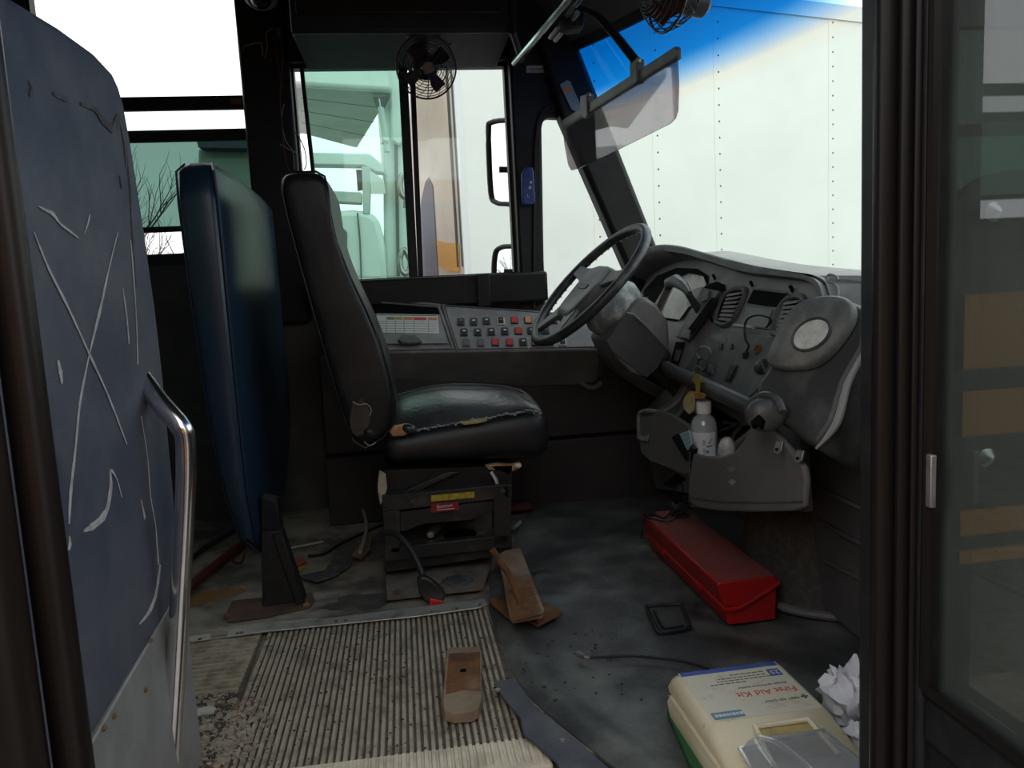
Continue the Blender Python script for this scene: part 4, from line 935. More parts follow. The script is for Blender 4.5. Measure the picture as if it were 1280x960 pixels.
b = MB(); b.prism([P(*p, Y=CY0-.004) for p in ((757, 426), (765, 440), (808, 473), (822, 461), (836, 436), (800, 398), (782, 393))], (0, .01, 0)); build('shaded_side', b, 'column_dark', sc2, bevel=.003)  # darker sheet: shade on the cover's near side put into colour
b = MB(); b.tube([P(783, 391, Y=CY0-.006), P(792, 393, Y=CY0-.008), P(812, 412, Y=CY0-.006), P(836, 437, Y=CY0-.004)], .004, 6); build('seam_rib', b, 'column_grey', sc2)
b = MB(); b.tube([P(820, 448, Y=2.3), P(850, 480, Y=2.34), P(875, 510, Y=2.4)], .045, 14); build('shaft_boot', b, 'column_dark', sc2)
# ================================================================== DASHBOARD
fo, fn_ = V((.80, 0, .52)), V((-.894, 0, .447))
def FA(px, py, off=0.): return PP(px, py, fo+fn_*off, fn_)
da = thing('dashboard', 'grey moulded dashboard with round vents, gauge hood and top painted pale as if lit', 'dashboard', (.95, 1.95, .3))
TOP = [(786, 395), (792, 372), (803, 352), (820, 335), (845, 324), (870, 321), (900, 327), (940, 337), (985, 345), (1015, 350), (1032, 360), (1040, 385)]
b = MB(); b.prism([FA(*p) for p in TOP + [(1036, 420), (1000, 470), (938, 510), (838, 464), (832, 440), (820, 415)]], -fn_*.05); fas = build('fascia', b, 'dash_grey', da, bevel=.004)
# thick brow over the gauges, running on as the top lip
tp_ = smoothpath([FA(*p, .0) for p in TOP], 5)
N = len(tp_)
def prot(i):
    t = i/(N-1); return .075*exp(-((t-.33)/.22)**2)+.022
cen = FA(905, 420)
rows = []
for off, ins, dz in ((1., .034, -.006), (1.06, .010, .002), (1.0, -.006, .006), (.5, -.010, .008), (-.3, -.010, .008), (-2., -.010, .008)):
    r_ = []
    for i, p in enumerate(tp_):
        d = (cen-p).normalized(); kk = .30+.70*exp(-((i/(N-1)-.33)/.24)**2); r_.append(p + fn_*prot(i)*off + d*ins*kk + V((0, 0, dz*kk)))
    rows.append(r_)
rows.insert(0, [p + fn_*.001 + (cen-p).normalized()*.04*(.30+.70*exp(-((i/(N-1)-.33)/.24)**2)) for i, p in enumerate(tp_)])
b = MB().grid(rows); build('brow', b, 'dash_dark', da, ang=70)
# top cover and near end: paler grey paints the daylight on them
rows = [[p + V((.0, 0, .012)) for p in tp_], [p + V((.10, -.01, .014)) for p in tp_], [V((p.x+.24, p.y-.02, p.z*.5+.40)) for p in tp_], [V((p.x+.36, p.y-.03, .74)) for p in tp_]]
b = MB().grid(rows); build('top_cover', b, 'pale_grey', da, ang=70)
nr = [FA(1015, 350), FA(1032, 360), FA(1040, 385), FA(1036, 420), FA(1000, 470)]
b = MB(); b.grid([[p + V((.0, 0, .010)) for p in nr], [p + V((.04, -.16, .004)) for p in nr], [p + V((.02, -.34, -.02)) for p in nr], [p + V((.0, -.75, -.03)) for p in nr]]); build('near_end', b, 'pale_grey', da, ang=70)
b = MB(); b.grid([[p + V((.0, 0, .010)) for p in nr[:2]], [p + V((.04, -.16, .004)) for p in nr[:2]], [p + V((.02, -.75, -.02)) for p in nr[:2]]], (.35, 0, -.03)); build('near_top', b, 'pale_grey', da)
# gauge cluster
b = MB(); b.prism([FA(*p, .002) for p in ((797, 385), (806, 362), (822, 345), (846, 335), (872, 336), (886, 345), (884, 362), (862, 385), (845, 402), (820, 398))], fn_*.002); cl = build('gauge_shade', b, 'hollow_shade', da)  # black sheet paints the shade under the gauge hood
b = MB(); b.prism([FA(*p, .006) for p in ((822, 396), (830, 372), (842, 352), (862, 342), (880, 346), (884, 356), (866, 378), (850, 400))], fn_*.003); build('gauge_lens', b, 'gauge_lens', cl)
b = MB(); b.prism([FA(*p, .010) for p in ((867, 362), (880, 358), (877, 370), (862, 384), (858, 380))], fn_*.001); build('gauge_face', b, 'pale_grey', cl)
for px, py in ((807, 371), (813, 374), (800, 383)):
    b = MB(); b.lathe([(.007, 0), (.006, .012), (.002, .014)], FA(px, py, .004), fn_, 10); build('knob', b, 'dash_dark', cl)
b = MB(); b.prism([FA(*p, .003) for p in ((834, 366), (842, 352), (822, 396), (816, 396))], fn_*.02); build('gauge_bezel', b, 'dash_grey', cl, bevel=.003)
# round air outlet above the shifter
b = MB(); b.prism([FA(*p, .003) for p in ((884, 362), (888, 355), (897, 352), (906, 356), (907, 362), (902, 366), (890, 364))], fn_*.002); build('outlet_shade', b, 'hollow_shade', da)  # black sheet in place of a real hollow, its shade painted
# vents
def vent(op, left, right, n_=7):
    b = MB(); lp_ = smoothpath([FA(*p, .004) for p in op], 3, True); b.tube(lp_, .008, 8, True); v = build('air_vent', b, 'dash_dark', da)
    b = MB(); b.prism([FA(*p, .002) for p in op], fn_*.002); build('vent_shade', b, 'hollow_shade', v)  # black backing paints the shade behind the slats
    for k in range(n_):
        t = (k+.5)/n_; a = V((left[0][0]+(left[1][0]-left[0][0])*t, left[0][1]+(left[1][1]-left[0][1])*t)); c = V((right[0][0]+(right[1][0]-right[0][0])*t, right[0][1]+(right[1][1]-right[0][1])*t))
        A, B = FA(a[0], a[1], .012), FA(c[0], c[1], .012); dn = V((-.25, 0, -.97))*.0028
        b = MB(); b.prism([A-dn, B-dn, B+dn, A+dn], -fn_*.004 + V((.006, 0, .004))); build('slat', b, 'vent_slat', v)
vent([(895, 400), (899, 382), (907, 368), (919, 361), (930, 361), (932, 367), (926, 382), (917, 399), (908, 406), (899, 405)], ((909, 367), (897, 401)), ((925, 364), (912, 403)))
vent([(966, 413), (970, 396), (978, 380), (990, 371), (1002, 371), (1006, 379), (1001, 396), (990, 414), (979, 419), (969, 418)], ((980, 377), (969, 415)), ((997, 374), (984, 417)))
# radio opening
b = MB(); b.prism([FA(*p, .002) for p in ((940, 359), (985, 365), (976, 414), (925, 408))], fn_*.003); rp = build('radio_plate', b, 'dash_dark', da, bevel=.001)
b = MB(); b.prism([FA(*p, .006) for p in ((942, 362), (983, 367), (976, 385), (934, 379))], fn_*.001); build('radio_slot', b, 'hollow_shade', rp)
b = MB(); b.prism([FA(*p, .006) for p in ((935, 385), (966, 388), (958, 410), (926, 406))], fn_*.001); build('radio_slot', b, 'bus_black', rp)
for px, py in ((893, 347), (940, 356), (990, 362), (890, 400)):
    b = MB(); b.box(FA(px, py, .004), (.006, .008, .022), Matrix.Rotation(-.46, 3, 'Y')); build('clip_slot', b, 'hollow_shade', da)
# shift gate and lever
sg = thing('shift_lever', 'black gear shift lever standing in its slotted gate on the dashboard', 'lever', FA(878, 395))
b = MB(); b.prism([FA(*p, .006) for p in ((884, 362), (906, 367), (862, 428), (851, 424), (872, 386))], fn_*.018); build('gate', b, 'dash_dark', sg, bevel=.003)
b = MB(); b.prism([FA(*p, .0245) for p in ((890, 372), (899, 373), (865, 418), (857, 416))], fn_*.001); build('slot', b, 'hollow_shade', sg)
for q in (((882, 366), (888, 364), (885, 376), (879, 378)), ((857, 412), (864, 413), (861, 424), (852, 422))):
    b = MB(); b.prism([FA(*p, .025) for p in q], fn_*.006); build('gate_frame', b, 'dash_grey', sg, bevel=.001)
b = MB(); b.tube([FA(874, 388, .02), FA(862, 370, .05), FA(852, 354, .085)], [.013, .010, .010], 10); build('shaft', b, 'wheel_rubber', sg)
b = MB(); b.tube([FA(862, 367, .075), FA(854, 357, .085), FA(845, 351, .09), FA(836, 354, .09), FA(834, 362, .088)], [.008, .016, .020, .017, .010], 12); build('knob', b, 'wheel_hub', sg)
b = MB(); b.prism([FA(*p, .004) for p in ((846, 428), (856, 428), (848, 458), (838, 458))], fn_*.004); build('panel_slot', b, 'hollow_shade', da)
b = MB(); b.prism([FA(*p, .008) for p in ((848, 438), (853, 438), (848, 452), (844, 452))], fn_*.008); build('rocker', b, 'dash_dark', da, bevel=.002)
# switch panel
b = MB(); b.prism([FA(*p, .002) for p in ((890, 410), (978, 424), (950, 486), (934, 500), (856, 464))], fn_*.004); sp2 = build('switch_panel', b, 'dash_dark', da, bevel=.002)
b = MB(); b.prism([FA(*p, .0065) for p in ((890, 418), (908, 421), (906, 431), (887, 428))], fn_*.0005); build('sticker', b, 'gauge_lens', sp2)
for px, py in ((902, 433), (914.5, 433)):
    b = MB(); b.prism([FA(px-1.5, py-3, .0062), FA(px+2, py-3, .0062), FA(px+1.5, py+4, .0062), FA(px-2, py+4, .0062)], fn_*.004); build('toggle', b, 'bus_black', sp2)
for px, py, r_, m in ((890, 463, .015, 'dash_dark'), (954, 459, .020, 'switch_black')):
    b = MB(); b.lathe([(r_, 0), (r_*.92, .012), (r_*.6, .016), (.001, .017)], FA(px, py, .0062), fn_, 16); kn = build('knob', b, m, sp2)
    b = MB(); b.box(FA(px, py, .026), (.006, .006, r_*1.7), Matrix.Rotation(-.46, 3, 'Y')); build('knob_grip', b, 'dash_dark', kn, bevel=.002)
b = MB(); b.lathe([(.013, 0), (.012, .005), (.009, .006), (.008, .002), (.001, .002)], FA(948, 437, .0062), fn_, 16); build('lighter_socket', b, 'rust', sp2)
b = MB(); b.prism([FA(*p, .0062) for p in ((915, 456), (923, 457), (914, 479), (906, 477))], fn_*.004); rk = build('rocker_bezel', b, 'bus_black', sp2)
b = MB(); b.prism([FA(*p, .0102) for p in ((916.5, 459), (920.5, 459.5), (912.5, 476), (908.5, 475))], fn_*.006); build('rocker', b, 'switch_black', rk, bevel=.002)
for px, py in ((858, 458), (874, 488), (931, 497)):
    b = MB(); b.lathe([(.004, 0), (.003, .002)], FA(px, py, .004), fn_, 8); build('screw', b, 'dull_steel', da)
# grab bar along the bottom edge
b = MB(); b.tube([FA(833, 459, .012), FA(838, 463, .02), FA(880, 482, .02), FA(930, 505, .02), FA(940, 510, .012)], [.020, .022, .022, .021, .016], 14); build('grab_bar', b, 'column_dark', da)
# loose antenna wire with a pale plug
aw = thing('loose_wire', 'thin black wire with a pale plug hanging out of the radio opening', 'wire', FA(932, 420))
b = MB(); b.tube(smoothpath([FA(958, 409, .02), FA(964, 400, .04), FA(952, 394, .05), FA(938, 396, .05), FA(931, 406, .04), FA(932, 424, .03), FA(936, 432, .02), FA(932, 441, .012)]), .0028, 6); build('lead', b, 'cable_black', aw)
b = MB(); b.tube([FA(917, 407, .02), FA(942, 410, .024)], .005, 8); build('plug', b, 'wire_pale', aw)
b = MB(); b.box(FA(932, 444, .010), (.012, .012, .018)); build('connector', b, 'cable_black', aw, bevel=.002)
hk = thing('wire_hook', 'bent pale wire hook standing on the dashboard top near the front window', 'hook', FA(1046, 370, .02))
b = MB(); b.tube(smoothpath([FA(1047, 372, .0), FA(1048, 362, .0), FA(1044, 355, .0), FA(1036, 352, .0), FA(1034, 346, .0), FA(1038, 343, .0), FA(1046, 346, .0), FA(1047, 350, .0)]), .0028, 6); build('wire', b, 'pale_grey', hk)

# ---- lower console with cup holders
lc = thing('lower_console', 'brown-grey lower console with cup holders hanging below the dashboard', 'console', (.78, 1.6, .2))
XF = .70
front = [(866, 567), (878, 570), (900, 571), (916, 566), (928, 552), (938, 533), (950, 524), (962, 533), (985, 560), (1003, 584), (1006, 600), (1004, 634), (990, 639), (940, 640), (900, 639), (872, 635), (862, 628), (861, 600)]
b = MB(); b.prism([P(*p, X=XF) for p in front], (.014, 0, 0)); ff = build('front_panel', b, 'dash_lower', lc, bevel=.005, seg=3)
b = MB(); b.tube([P(862, 621, X=XF-.001), P(900, 627, X=XF-.001), P(950, 628, X=XF-.001), P(1003, 627, X=XF-.001)], .0022, 5); build('seam', b, 'dash_dark', ff)
b = MB(); b.prism([P(863, 634, X=XF+.01), P(1003, 637, X=XF+.01), P(1000, 630, X=.86), P(870, 622, X=.86)], (0, 0, .006)); build('bottom', b, 'dash_lower', lc)
b = MB(); b.prism([P(863, 567, X=XF), P(862, 628, X=XF), P(866, 610, X=.84), P(864, 552, X=.84)], (0, .008, 0)); build('side_wall', b, 'dash_lower', lc)
b = MB(); bw = [P(*p, X=.86) for p in ((800, 520), (818, 500), (850, 470), (945, 508), (1000, 545), (1006, 640), (820, 610))]; b.prism(bw, (.02, 0, 0)); rwl = build('rear_wall', b, 'dash_lower', lc)
for q in (((880, 512), (893, 508), (922, 526), (912, 548), (890, 546)), ((917, 562), (919, 545), (930, 532), (941, 531), (944, 541), (934, 560), (922, 570)), ((838, 515), (858, 492), (864, 496), (852, 520), (842, 526))):
    b = MB(); b.prism([P(*p, X=.858) for p in q], (-.002, 0, 0)); build('recess_shade', b, 'hollow_shade', rwl)  # black sheets paint the shade of the cup hollows
b = MB(); b.tube([P(905, 528, X=.85), P(923, 530, X=.85), P(900, 540, X=.85)], .005, 6); build('recess_rib', b, 'dash_dark', rwl)
b = MB(); b.tube(smoothpath([P(912, 568, X=.80), P(920, 556, X=.82), P(932, 546, X=.83), P(944, 536, X=.83), P(952, 530, X=.82)]), .008, 8); build('holder_rim', b, 'dash_grey', lc)
b = MB(); b.lathe([(.036, 0), (.036, .004), (.001, .004)], (.77, 1.68, .275), seg=20); build('holder_floor', b, 'hollow_shade', lc)
wing = [(799, 519), (803, 513), (812, 511), (818, 514), (822, 512), (840, 518), (858, 530), (866, 548), (864, 590), (858, 594), (812, 577), (801, 566), (798, 545)]
b = MB(); b.prism([P(*p, X=.735) for p in wing], (.012, 0, 0)); wg_ = build('wing_panel', b, 'dash_lower', lc, bevel=.005, seg=3)
b = MB(); b.tube(smoothpath([P(799, 548, X=.733), P(799, 520, X=.733), P(806, 514, X=.733), P(817, 514, X=.735), P(832, 514, X=.76), P(850, 498, X=.79), P(866, 470, X=.80)]), .007, 8); build('wing_rim', b, 'dash_grey', wg_)
b = MB(); b.prism([P(*p, X=.80) for p in ((818, 514), (840, 500), (858, 470), (872, 474), (862, 500), (848, 522))], (.01, 0, 0)); build('wing_fin', b, 'dash_grey', lc, bevel=.003)
b = MB(); b.prism([P(*p, X=.733) for p in ((800, 544), (806, 546), (812, 543), (810, 551), (801, 550))], (-.004, 0, 0)); build('clip_edge', b, 'pale_grey', wg_)
for q, m in ((((910, 597), (915, 591), (921, 597), (916, 603)), 'pale_grey'), (((907, 587), (913, 583), (921, 587), (913, 592)), 'kick_metal'), (((906, 590), (909, 586), (910, 588), (907, 592)), 'kick_metal')):
    b = MB(); b.prism([P(*p, X=XF-.001) for p in (((q[0][0], q[0][1]+5), (q[1][0], q[1][1]+8), (q[2][0], q[2][1]+5), (q[3][0], q[3][1]+4)) if m == 'pale_grey' else q)], (-.001, 0, 0)); build('paper_scrap', b, m, ff, label='small pale diamond of torn sticker' if m == 'pale_grey' else None)

# ---- engine cover pod with oval insert
pn = V((-.80, -.38, .46)).normalized(); po = V((.74, 1.35, .62))
def PD(px, py, off=0.): return PP(px, py, po+pn*off, pn)
pod = thing('console_pod', 'large dusty black moulded pod with pale oval insert at the dashboard end', 'pod', (.8, 1.35, .5))
body = [(985, 395), (1008, 378), (1040, 370), (1066, 374), (1080, 382), (1089, 398), (1084, 432), (1058, 478), (1043, 530), (1020, 560), (998, 548), (975, 528), (950, 515), (939, 497), (944, 478), (962, 452)]
b = MB(); b.loft([[PD(*p) - pn*.20 for p in body], [PD(*p) - pn*.03 for p in body], [PD(p[0]*.96+1013*.04, p[1]*.96+460*.04) for p in body]]); pb_ = build('body', b, 'dusty_black', pod, bevel=.012, seg=3)
lid = [(1000, 385), (1018, 376), (1045, 373), (1064, 377), (1072, 390), (1068, 410), (1048, 438), (1026, 457), (1000, 463), (973, 462), (963, 455), (968, 438), (984, 404)]
lp2 = smoothpath([PD(*p, .004) for p in lid], 3, True); lc_ = sum(lp2, V())/len(lp2)
b = MB(); b.loft([lp2, [p + pn*.012 for p in lp2], [lc_ + (p-lc_)*.93 + pn*.020 for p in lp2], [lc_ + (p-lc_)*.5 + pn*.024 for p in lp2]]); ld = build('lid', b, 'dusty_pad', pod, ang=60)
ov = []
for k in range(28):
    t = 2*pi*k/28; ca, sa = cos(radians(-33)), sin(radians(-33)); x_, y_ = 26*cos(t), 17*sin(t); ov.append(PD(1014+x_*ca-y_*sa, 418+x_*sa+y_*ca, .029))
b = MB(); b.tube(ov, .003, 6, True); build('oval_rim', b, 'dusty_black', ld)
b = MB(); b.prism(ov, pn*-.0025); build('oval_insert', b, 'pale_oval', ld, smooth=False, label='pale dusty oval insert')
b = MB(); b.tube(smoothpath([PD(*p, -.01) for p in ((1088, 426), (1061, 474), (1046, 528), (1020, 561))]), [.0075]*13+[.007, .006, .005, .004, .003, .002], 8); build('pale_edge', b, 'pale_grey', pod)
pv = thing('pivot_cap', 'rounded grey pivot cap with a notch under the console pod', 'cap', PD(956, 520))
b = MB(); b.ell(PD(957, 518, .02), (.040, .030, .034), None, 18); build('dome', b, 'dusty_black', pv)
b = MB(); b.prism([PD(*p, .055) for p in ((938, 527), (948, 518), (953, 524), (950, 536), (946, 530), (940, 534))], pn*-.01); build('notch', b, 'hollow_shade', pv)
b = MB(); b.tube(smoothpath([PD(934, 518, .03), PD(940, 503, .035), PD(956, 494, .035), PD(972, 500, .03), PD(979, 515, .03)]), .008, 8); build('collar', b, 'dusty_black', pv)
for i, (px, py) in enumerate(((972, 560), (998, 571))):
    hb = thing('hinge_bracket', ('upper small steel hinge tab' if i == 0 else 'lower small steel hinge tab')+' hanging under the console pod', 'bracket', PD(px, py), 'hinge tabs')
    b = MB(); b.prism([PD(px-6, py+5, .0), PD(px-2, py-9, .0), PD(px+7, py-8, .0), PD(px+4, py+4, .0), PD(px-1, py+8, .0)], pn*-.006); tb = build('tab', b, 'dull_steel', hb, bevel=.001)
    b = MB(); b.lathe([(.003, 0), (.003, .002)], PD(px-1, py+2, .0), pn, 8); build('hole', b, 'hollow_shade', hb)
# ---- right cowl panel and the heater cover
cw = thing('cowl_panel', 'dark ribbed plastic side panel at the foot of the windscreen corner', 'panel', (.95, 1.0, 0))
b = MB(); b.prism([P(1004, 588, X=.92), P(1026, 560, X=.92), P(1050, 515, X=.92), P(1070, 465, X=.92), P(1092, 440, X=.92), P(1130, 440, X=.92), P(1130, 850, X=.92), P(1030, 760, X=.92)], (.02, 0, 0)); cp = build('panel', b, 'cowl_panel', cw, bevel=.004)
b = MB(); b.prism([P(1054, 500, X=.90), P(1060, 478, X=.90), P(1072, 455, X=.90), P(1100, 425, X=.90), P(1100, 528, X=.90), P(1050, 520, X=.90)], (.015, 0, 0)); build('upper_trim', b, 'pale_grey', cp, bevel=.003)
for q in (((1052, 522), (1100, 534)), ((1026, 562), (1060, 580), (1100, 596)), ((1012, 606), (1060, 628), (1100, 646)), ((1022, 650), (1060, 672), (1100, 690)), ((1030, 700), (1060, 716), (1100, 736))):
    b = MB(); b.tube([P(*p, X=.918) for p in q], .007, 6); build('rib', b, 'cowl_panel', cp)
b = MB(); b.prism([P(1052, 520, X=.915), P(1066, 474, X=.915), P(1100, 430, X=.915), P(1100, 524, X=.915)], (.01, 0, 0)); build('upper_insert', b, 'pale_grey', cp)
hc = thing('heater_cover', 'carpet-covered rounded heater cover on the floor behind the red box', 'cover', (1.0, 1.62, 0))
b = MB(); rg = []
for z, k in ((0.016, 1.08), (.04, 1.0), (.12, .95), (.18, .88), (.24, .76), (.26, .5)):
    rg.append([(.995 + .165*k*cos(t), 1.76 + .21*k*sin(t), z) for t in [2*pi*i/28 for i in range(28)]])
b.loft(rg); build('cover', b, 'carpet', hc, ang=60)
b = MB(); b.tube(smoothpath([(.995+.195*cos(t), 1.76+.24*sin(t), .026) for t in [pi*1.2+k*.14 for k in range(9)]]), .010, 8); build('edge_trim', b, 'dash_lower', hc)
# pedals in the dark
pd = thing('brake_pedal', 'dark brake pedal on its arm under the steering column', 'pedal', (.92, 2.35, .05))
b = MB(); b.prism([P(*p, X=.86) for p in ((826, 606), (846, 590), (860, 598), (842, 612))], (.012, 0, .006)); build('pad', b, 'bus_black', pd, bevel=.003)
b = MB(); b.tube([P(846, 600, X=.88), P(848, 594, X=.96), P(852, 588, X=1.02)], .012, 8); build('arm', b, 'bus_black', pd)
# ================================================================== LOOSE THINGS
# red emergency kit box
rx_ = thing('red_box', 'long dusty red plastic emergency box on the floor mat under the dashboard', 'box', (.745, 1.86, .012))
y0, y1 = 1.578, 2.135
b = MB(); sec = [(.693, .014), (.808, .014), (.811, .098), (.75, .070), (.72, .056), (.684, .057)]
b.loft([[(x, y, z) for x, z in sec] for y in (y0, y1)]); build('base', b, 'red_plastic', rx_, bevel=.002)
b = MB(); sec = [(.683, .058), (.72, .057), (.75, .071), (.811, .1), (.813, .114), (.806, .118), (.672, .119), (.667, .114)]
b.loft([[(x, y, z) for x, z in sec] for y in (y0-.002, y1+.002)]); lid_ = build('lid', b, 'red_plastic', rx_, bevel=.003)
b = MB(); b.span((.674, y0+.002, .1185), (.807, y1-.002, .1205)); build('dusty_top', b, 'red_dusty', lid_)
b = MB(); b.tube([(.682, y1, .056)]+[(.682, y1-(y1-y0)*k/10, .056) for k in range(1, 10)]+[(.682, y0-.004, .056), (.70, y0-.006, .053), (.72, y0-.006, .056), (.75, y0-.006, .070), (.79, y0-.006, .090), (.815, y0-.004, .104), (.815, y0+.02, .105)], .005, 8); build('rim_bead', b, 'red_plastic', rx_)
for yy in (1.72, 1.98):
    b = MB(); b.span((.672, yy-.02, .048), (.684, yy+.02, .066)); build('latch', b, 'red_plastic', rx_, bevel=.002)
# heap of thin cable on the red box
cbh = thing('cable_heap', 'heap of tangled thin black cable on the far end of the red box', 'cable', (.74, 2.08, .121))
b = MB(); rr = random.Random(3); pts = []
c0 = V((.762, 2.06, .121))
for k in range(90):
    a = k*.9+rr.uniform(-.4, .4); r_ = rr.uniform(.012, .032); pts.append(c0 + V((r_*cos(a), r_*sin(a), .006+.05*(k/90)*rr.uniform(.4, 1))))
b.tube(smoothpath(pts, 2), .0022, 5); stuff(build('coil', b, 'cable_black', cbh))
b = MB(); b.tube(smoothpath([c0+V((-.01, -.02, .02)), V((.715, 2.02, .124)), V((.68, 2.06, .124)), V((.668, 2.10, .115)), V((.655, 2.09, .075)), V((.650, 2.08, .06))]), .0025, 6); build('lead', b, 'cable_black', cbh)
b = MB(); b.tube(smoothpath([V((.700, 2.10, .124)), V((.71, 2.05, .126)), V((.735, 2.06, .14))]), .0025, 6); build('lead', b, 'cable_black', cbh)
b = MB(); b.prism([V((.685+.014*cos(t)*1.4, 2.105+.016*sin(t), .1215)) for t in [2*pi*k/12 for k in range(12)]], (0, 0, .005)); stuff(build('burr', b, 'cable_black', cbh))
b = MB(); b.tube(smoothpath([c0+V((0, 0, .05)), c0+V((-.01, 0, .08)), c0+V((.005, 0, .10)), c0+V((.012, 0, .085)), c0+V((.01, .0, .05))]), .0022, 6); build('loop', b, 'cable_black', cbh)

# first aid kit
fk = thing('first_aid_kit', 'cream plastic first aid kit box lying on its back beside the door post', 'first aid kit', (.53, 1.1, .02))
def fz(y): return .102 if y > 1.07 else .102 - (1.07-y)*.28
def fkx(y, left): return (.433 if left else .640 + (.012 if y < 1.15 else 0))
sec = [(1.248, .030, .086), (1.240, .022, .099), (1.225, .022, .104), (1.07, .022, .104), (1.00, .022, .088), (.93, .022, .070), (.922, .028, .060)]
def ringk(y, zb, zt, e=0): return [(.433-e, y, zb), (.431-e, y, (zb+zt)/2), (.436-e, y, zt-.006), (.444-e, y, zt), (.632+e, y, zt), (.640+e, y, zt-.006), (.644+e, y, (zb+zt)/2), (.641+e, y, zb)]
b = MB(); b.loft([ringk(y, zb, .064, .002) for y, zb, zt in sec]); build('base', b, 'cream_plastic', fk, ang=50)
b = MB(); b.loft([ringk(y, .0655, max(zt, .072)) for y, zb, zt in sec]); lidk = build('lid', b, 'cream_plastic', fk, ang=50)
b = MB(); b.loft([ringk(y, .0615, .068, .004) for y, zb, zt in sec[1:]]); build('seam_rim', b, 'cream_plastic', fk, bevel=.002)
zl = .1043
b = MB(); b.span((.446, 1.078, zl), (.630, 1.236, zl+.0006)); lab = build('label', b, 'cream_label', lidk, label='stained printed label with red and blue lettering')
b = MB(); b.span((.448, 1.222, zl+.0006), (.628, 1.235, zl+.0012)); build('blue_stripe', b, 'label_blue', lidk)
b = MB(); b.span((.600, 1.188, zl+.0006), (.622, 1.211, zl+.0012)); build('blue_square', b, 'label_blue', lidk)
L_ = (-1, 0, 0); U_ = (0, -1, 0)
text('25', .018, (.611, 1.1995, zl+.0013), L_, U_, 'sticker_white', lidk)
text('First Aid Kit', .0215, (.568, 1.143, zl+.0009), L_, U_, 'label_red', lidk)
text('Botiquín de Primeros Auxilios', .0072, (.570, 1.163, zl+.0009), L_, U_, 'sticker_line', lidk)
text('FIRST AID ONLY', .0085, (.580, 1.114, zl+.0009), L_, U_, 'sticker_line', lidk)
b = MB()
for dx, dy in ((0, 0), (.006, 0), (-.006, 0), (0, .006), (0, -.006)): b.box((.622+dx*.7-.002, 1.114+dy*.7, zl+.0012), (.004, .004, .0006))
stuff(build('cross_mark', b, 'sticker_line', lidk, smooth=False))
b = MB()
rr = random.Random(5)
for j, (yl, xa, xb) in enumerate(((1.207, .530, .592), (1.198, .505, .592), (1.190, .500, .594), (1.182, .485, .550))):
    x = xa
    while x < xb:
        w_ = rr.uniform(.004, .010); b.box((x+w_/2, yl, zl+.0009), (w_, .0022, .0005)); x += w_+.002
x = .455
stuff(build('small_print', b, 'sticker_line', lidk, smooth=False))
b = MB(); b.span((.450, 1.082, zl+.0006), (.502, 1.101, zl+.0012)); build('steel_blue_block', b, 'label_steel_blue', lidk)
b = MB(); rr = random.Random(6); x = .454
while x < .496:
    w_ = rr.uniform(.003, .006); b.box((x+w_/2, 1.0915, zl+.0014), (w_, .007, .0004)); x += w_+.0015
stuff(build('small_print', b, 'sticker_white', lidk, smooth=False))
# recessed handle in the lid
b = MB(); b.prism([V((.50, 1.045, .1015)), V((.588, 1.045, .1015)), V((.596, .985, .0885)), V((.494, .985, .0885))], (0, -.002, .004)); b2 = build('handle_recess', b, 'tan_tag', lidk, bevel=.002)
b = MB(); b.tube([V((.493, .975, .092)), V((.500, 1.046, .108)), V((.588, 1.046, .108)), V((.597, .975, .092))], .005, 8); build('carry_handle', b, 'cream_plastic', lidk)
bo = MB(); bo.prism([P(836, 878, Z=.012), P(834, 895, Z=.012), P(862, 960, Z=.012), P(880, 985, Z=.012), P(900, 985, Z=.012), P(856, 915, Z=.012)], (0, 0, .010)); tag(build('green_tray', bo, 'green_plastic', bevel=.002), 'dark green plastic edge sticking out under the first aid kit', 'tray')
# crumpled clear tub on top of the kit
ct = thing('clear_tub', 'crumpled clear plastic tub on top of the first aid kit', 'tub', (.54, .95, .09))
zz = .098
q0 = [V((.458, 1.01, zz)), V((.60, 1.02, zz+.004)), V((.632, .90, zz-.018)), V((.60, .84, zz-.02)), V((.45, .84, zz-.02))]
b = MB(); lo_ = q0; hi_ = [V((.475, 1.000, zz+.026)), V((.592, 1.005, zz+.018)), V((.612, .90, zz+.01)), V((.59, .85, zz+.01)), V((.47, .85, zz+.02))]
b.loft([lo_, [(p*.5+r_*.5)+V((0, 0, .004)) for p, r_ in zip(lo_, hi_)], hi_]); build('tub', b, 'plastic_clear', ct, bevel=.004, sub=0)
b = MB(); b.tube([p + V((0, 0, .002)) for p in lo_], .0035, 6, True); build('rim', b, 'plastic_clear', ct)
b = MB(); b.tube(smoothpath([V((.478, 1.0, zz+.028)), V((.474, .96, zz+.03)), V((.47, .88, zz+.026))]), .002, 5); b.tube(smoothpath([V((.482, 1.0, zz+.027)), V((.505, .98, zz+.026)), V((.52, .93, zz+.022)), V((.525, .87, zz+.018))]), .002, 5); stuff(build('crease', b, 'plastic_clear', ct))
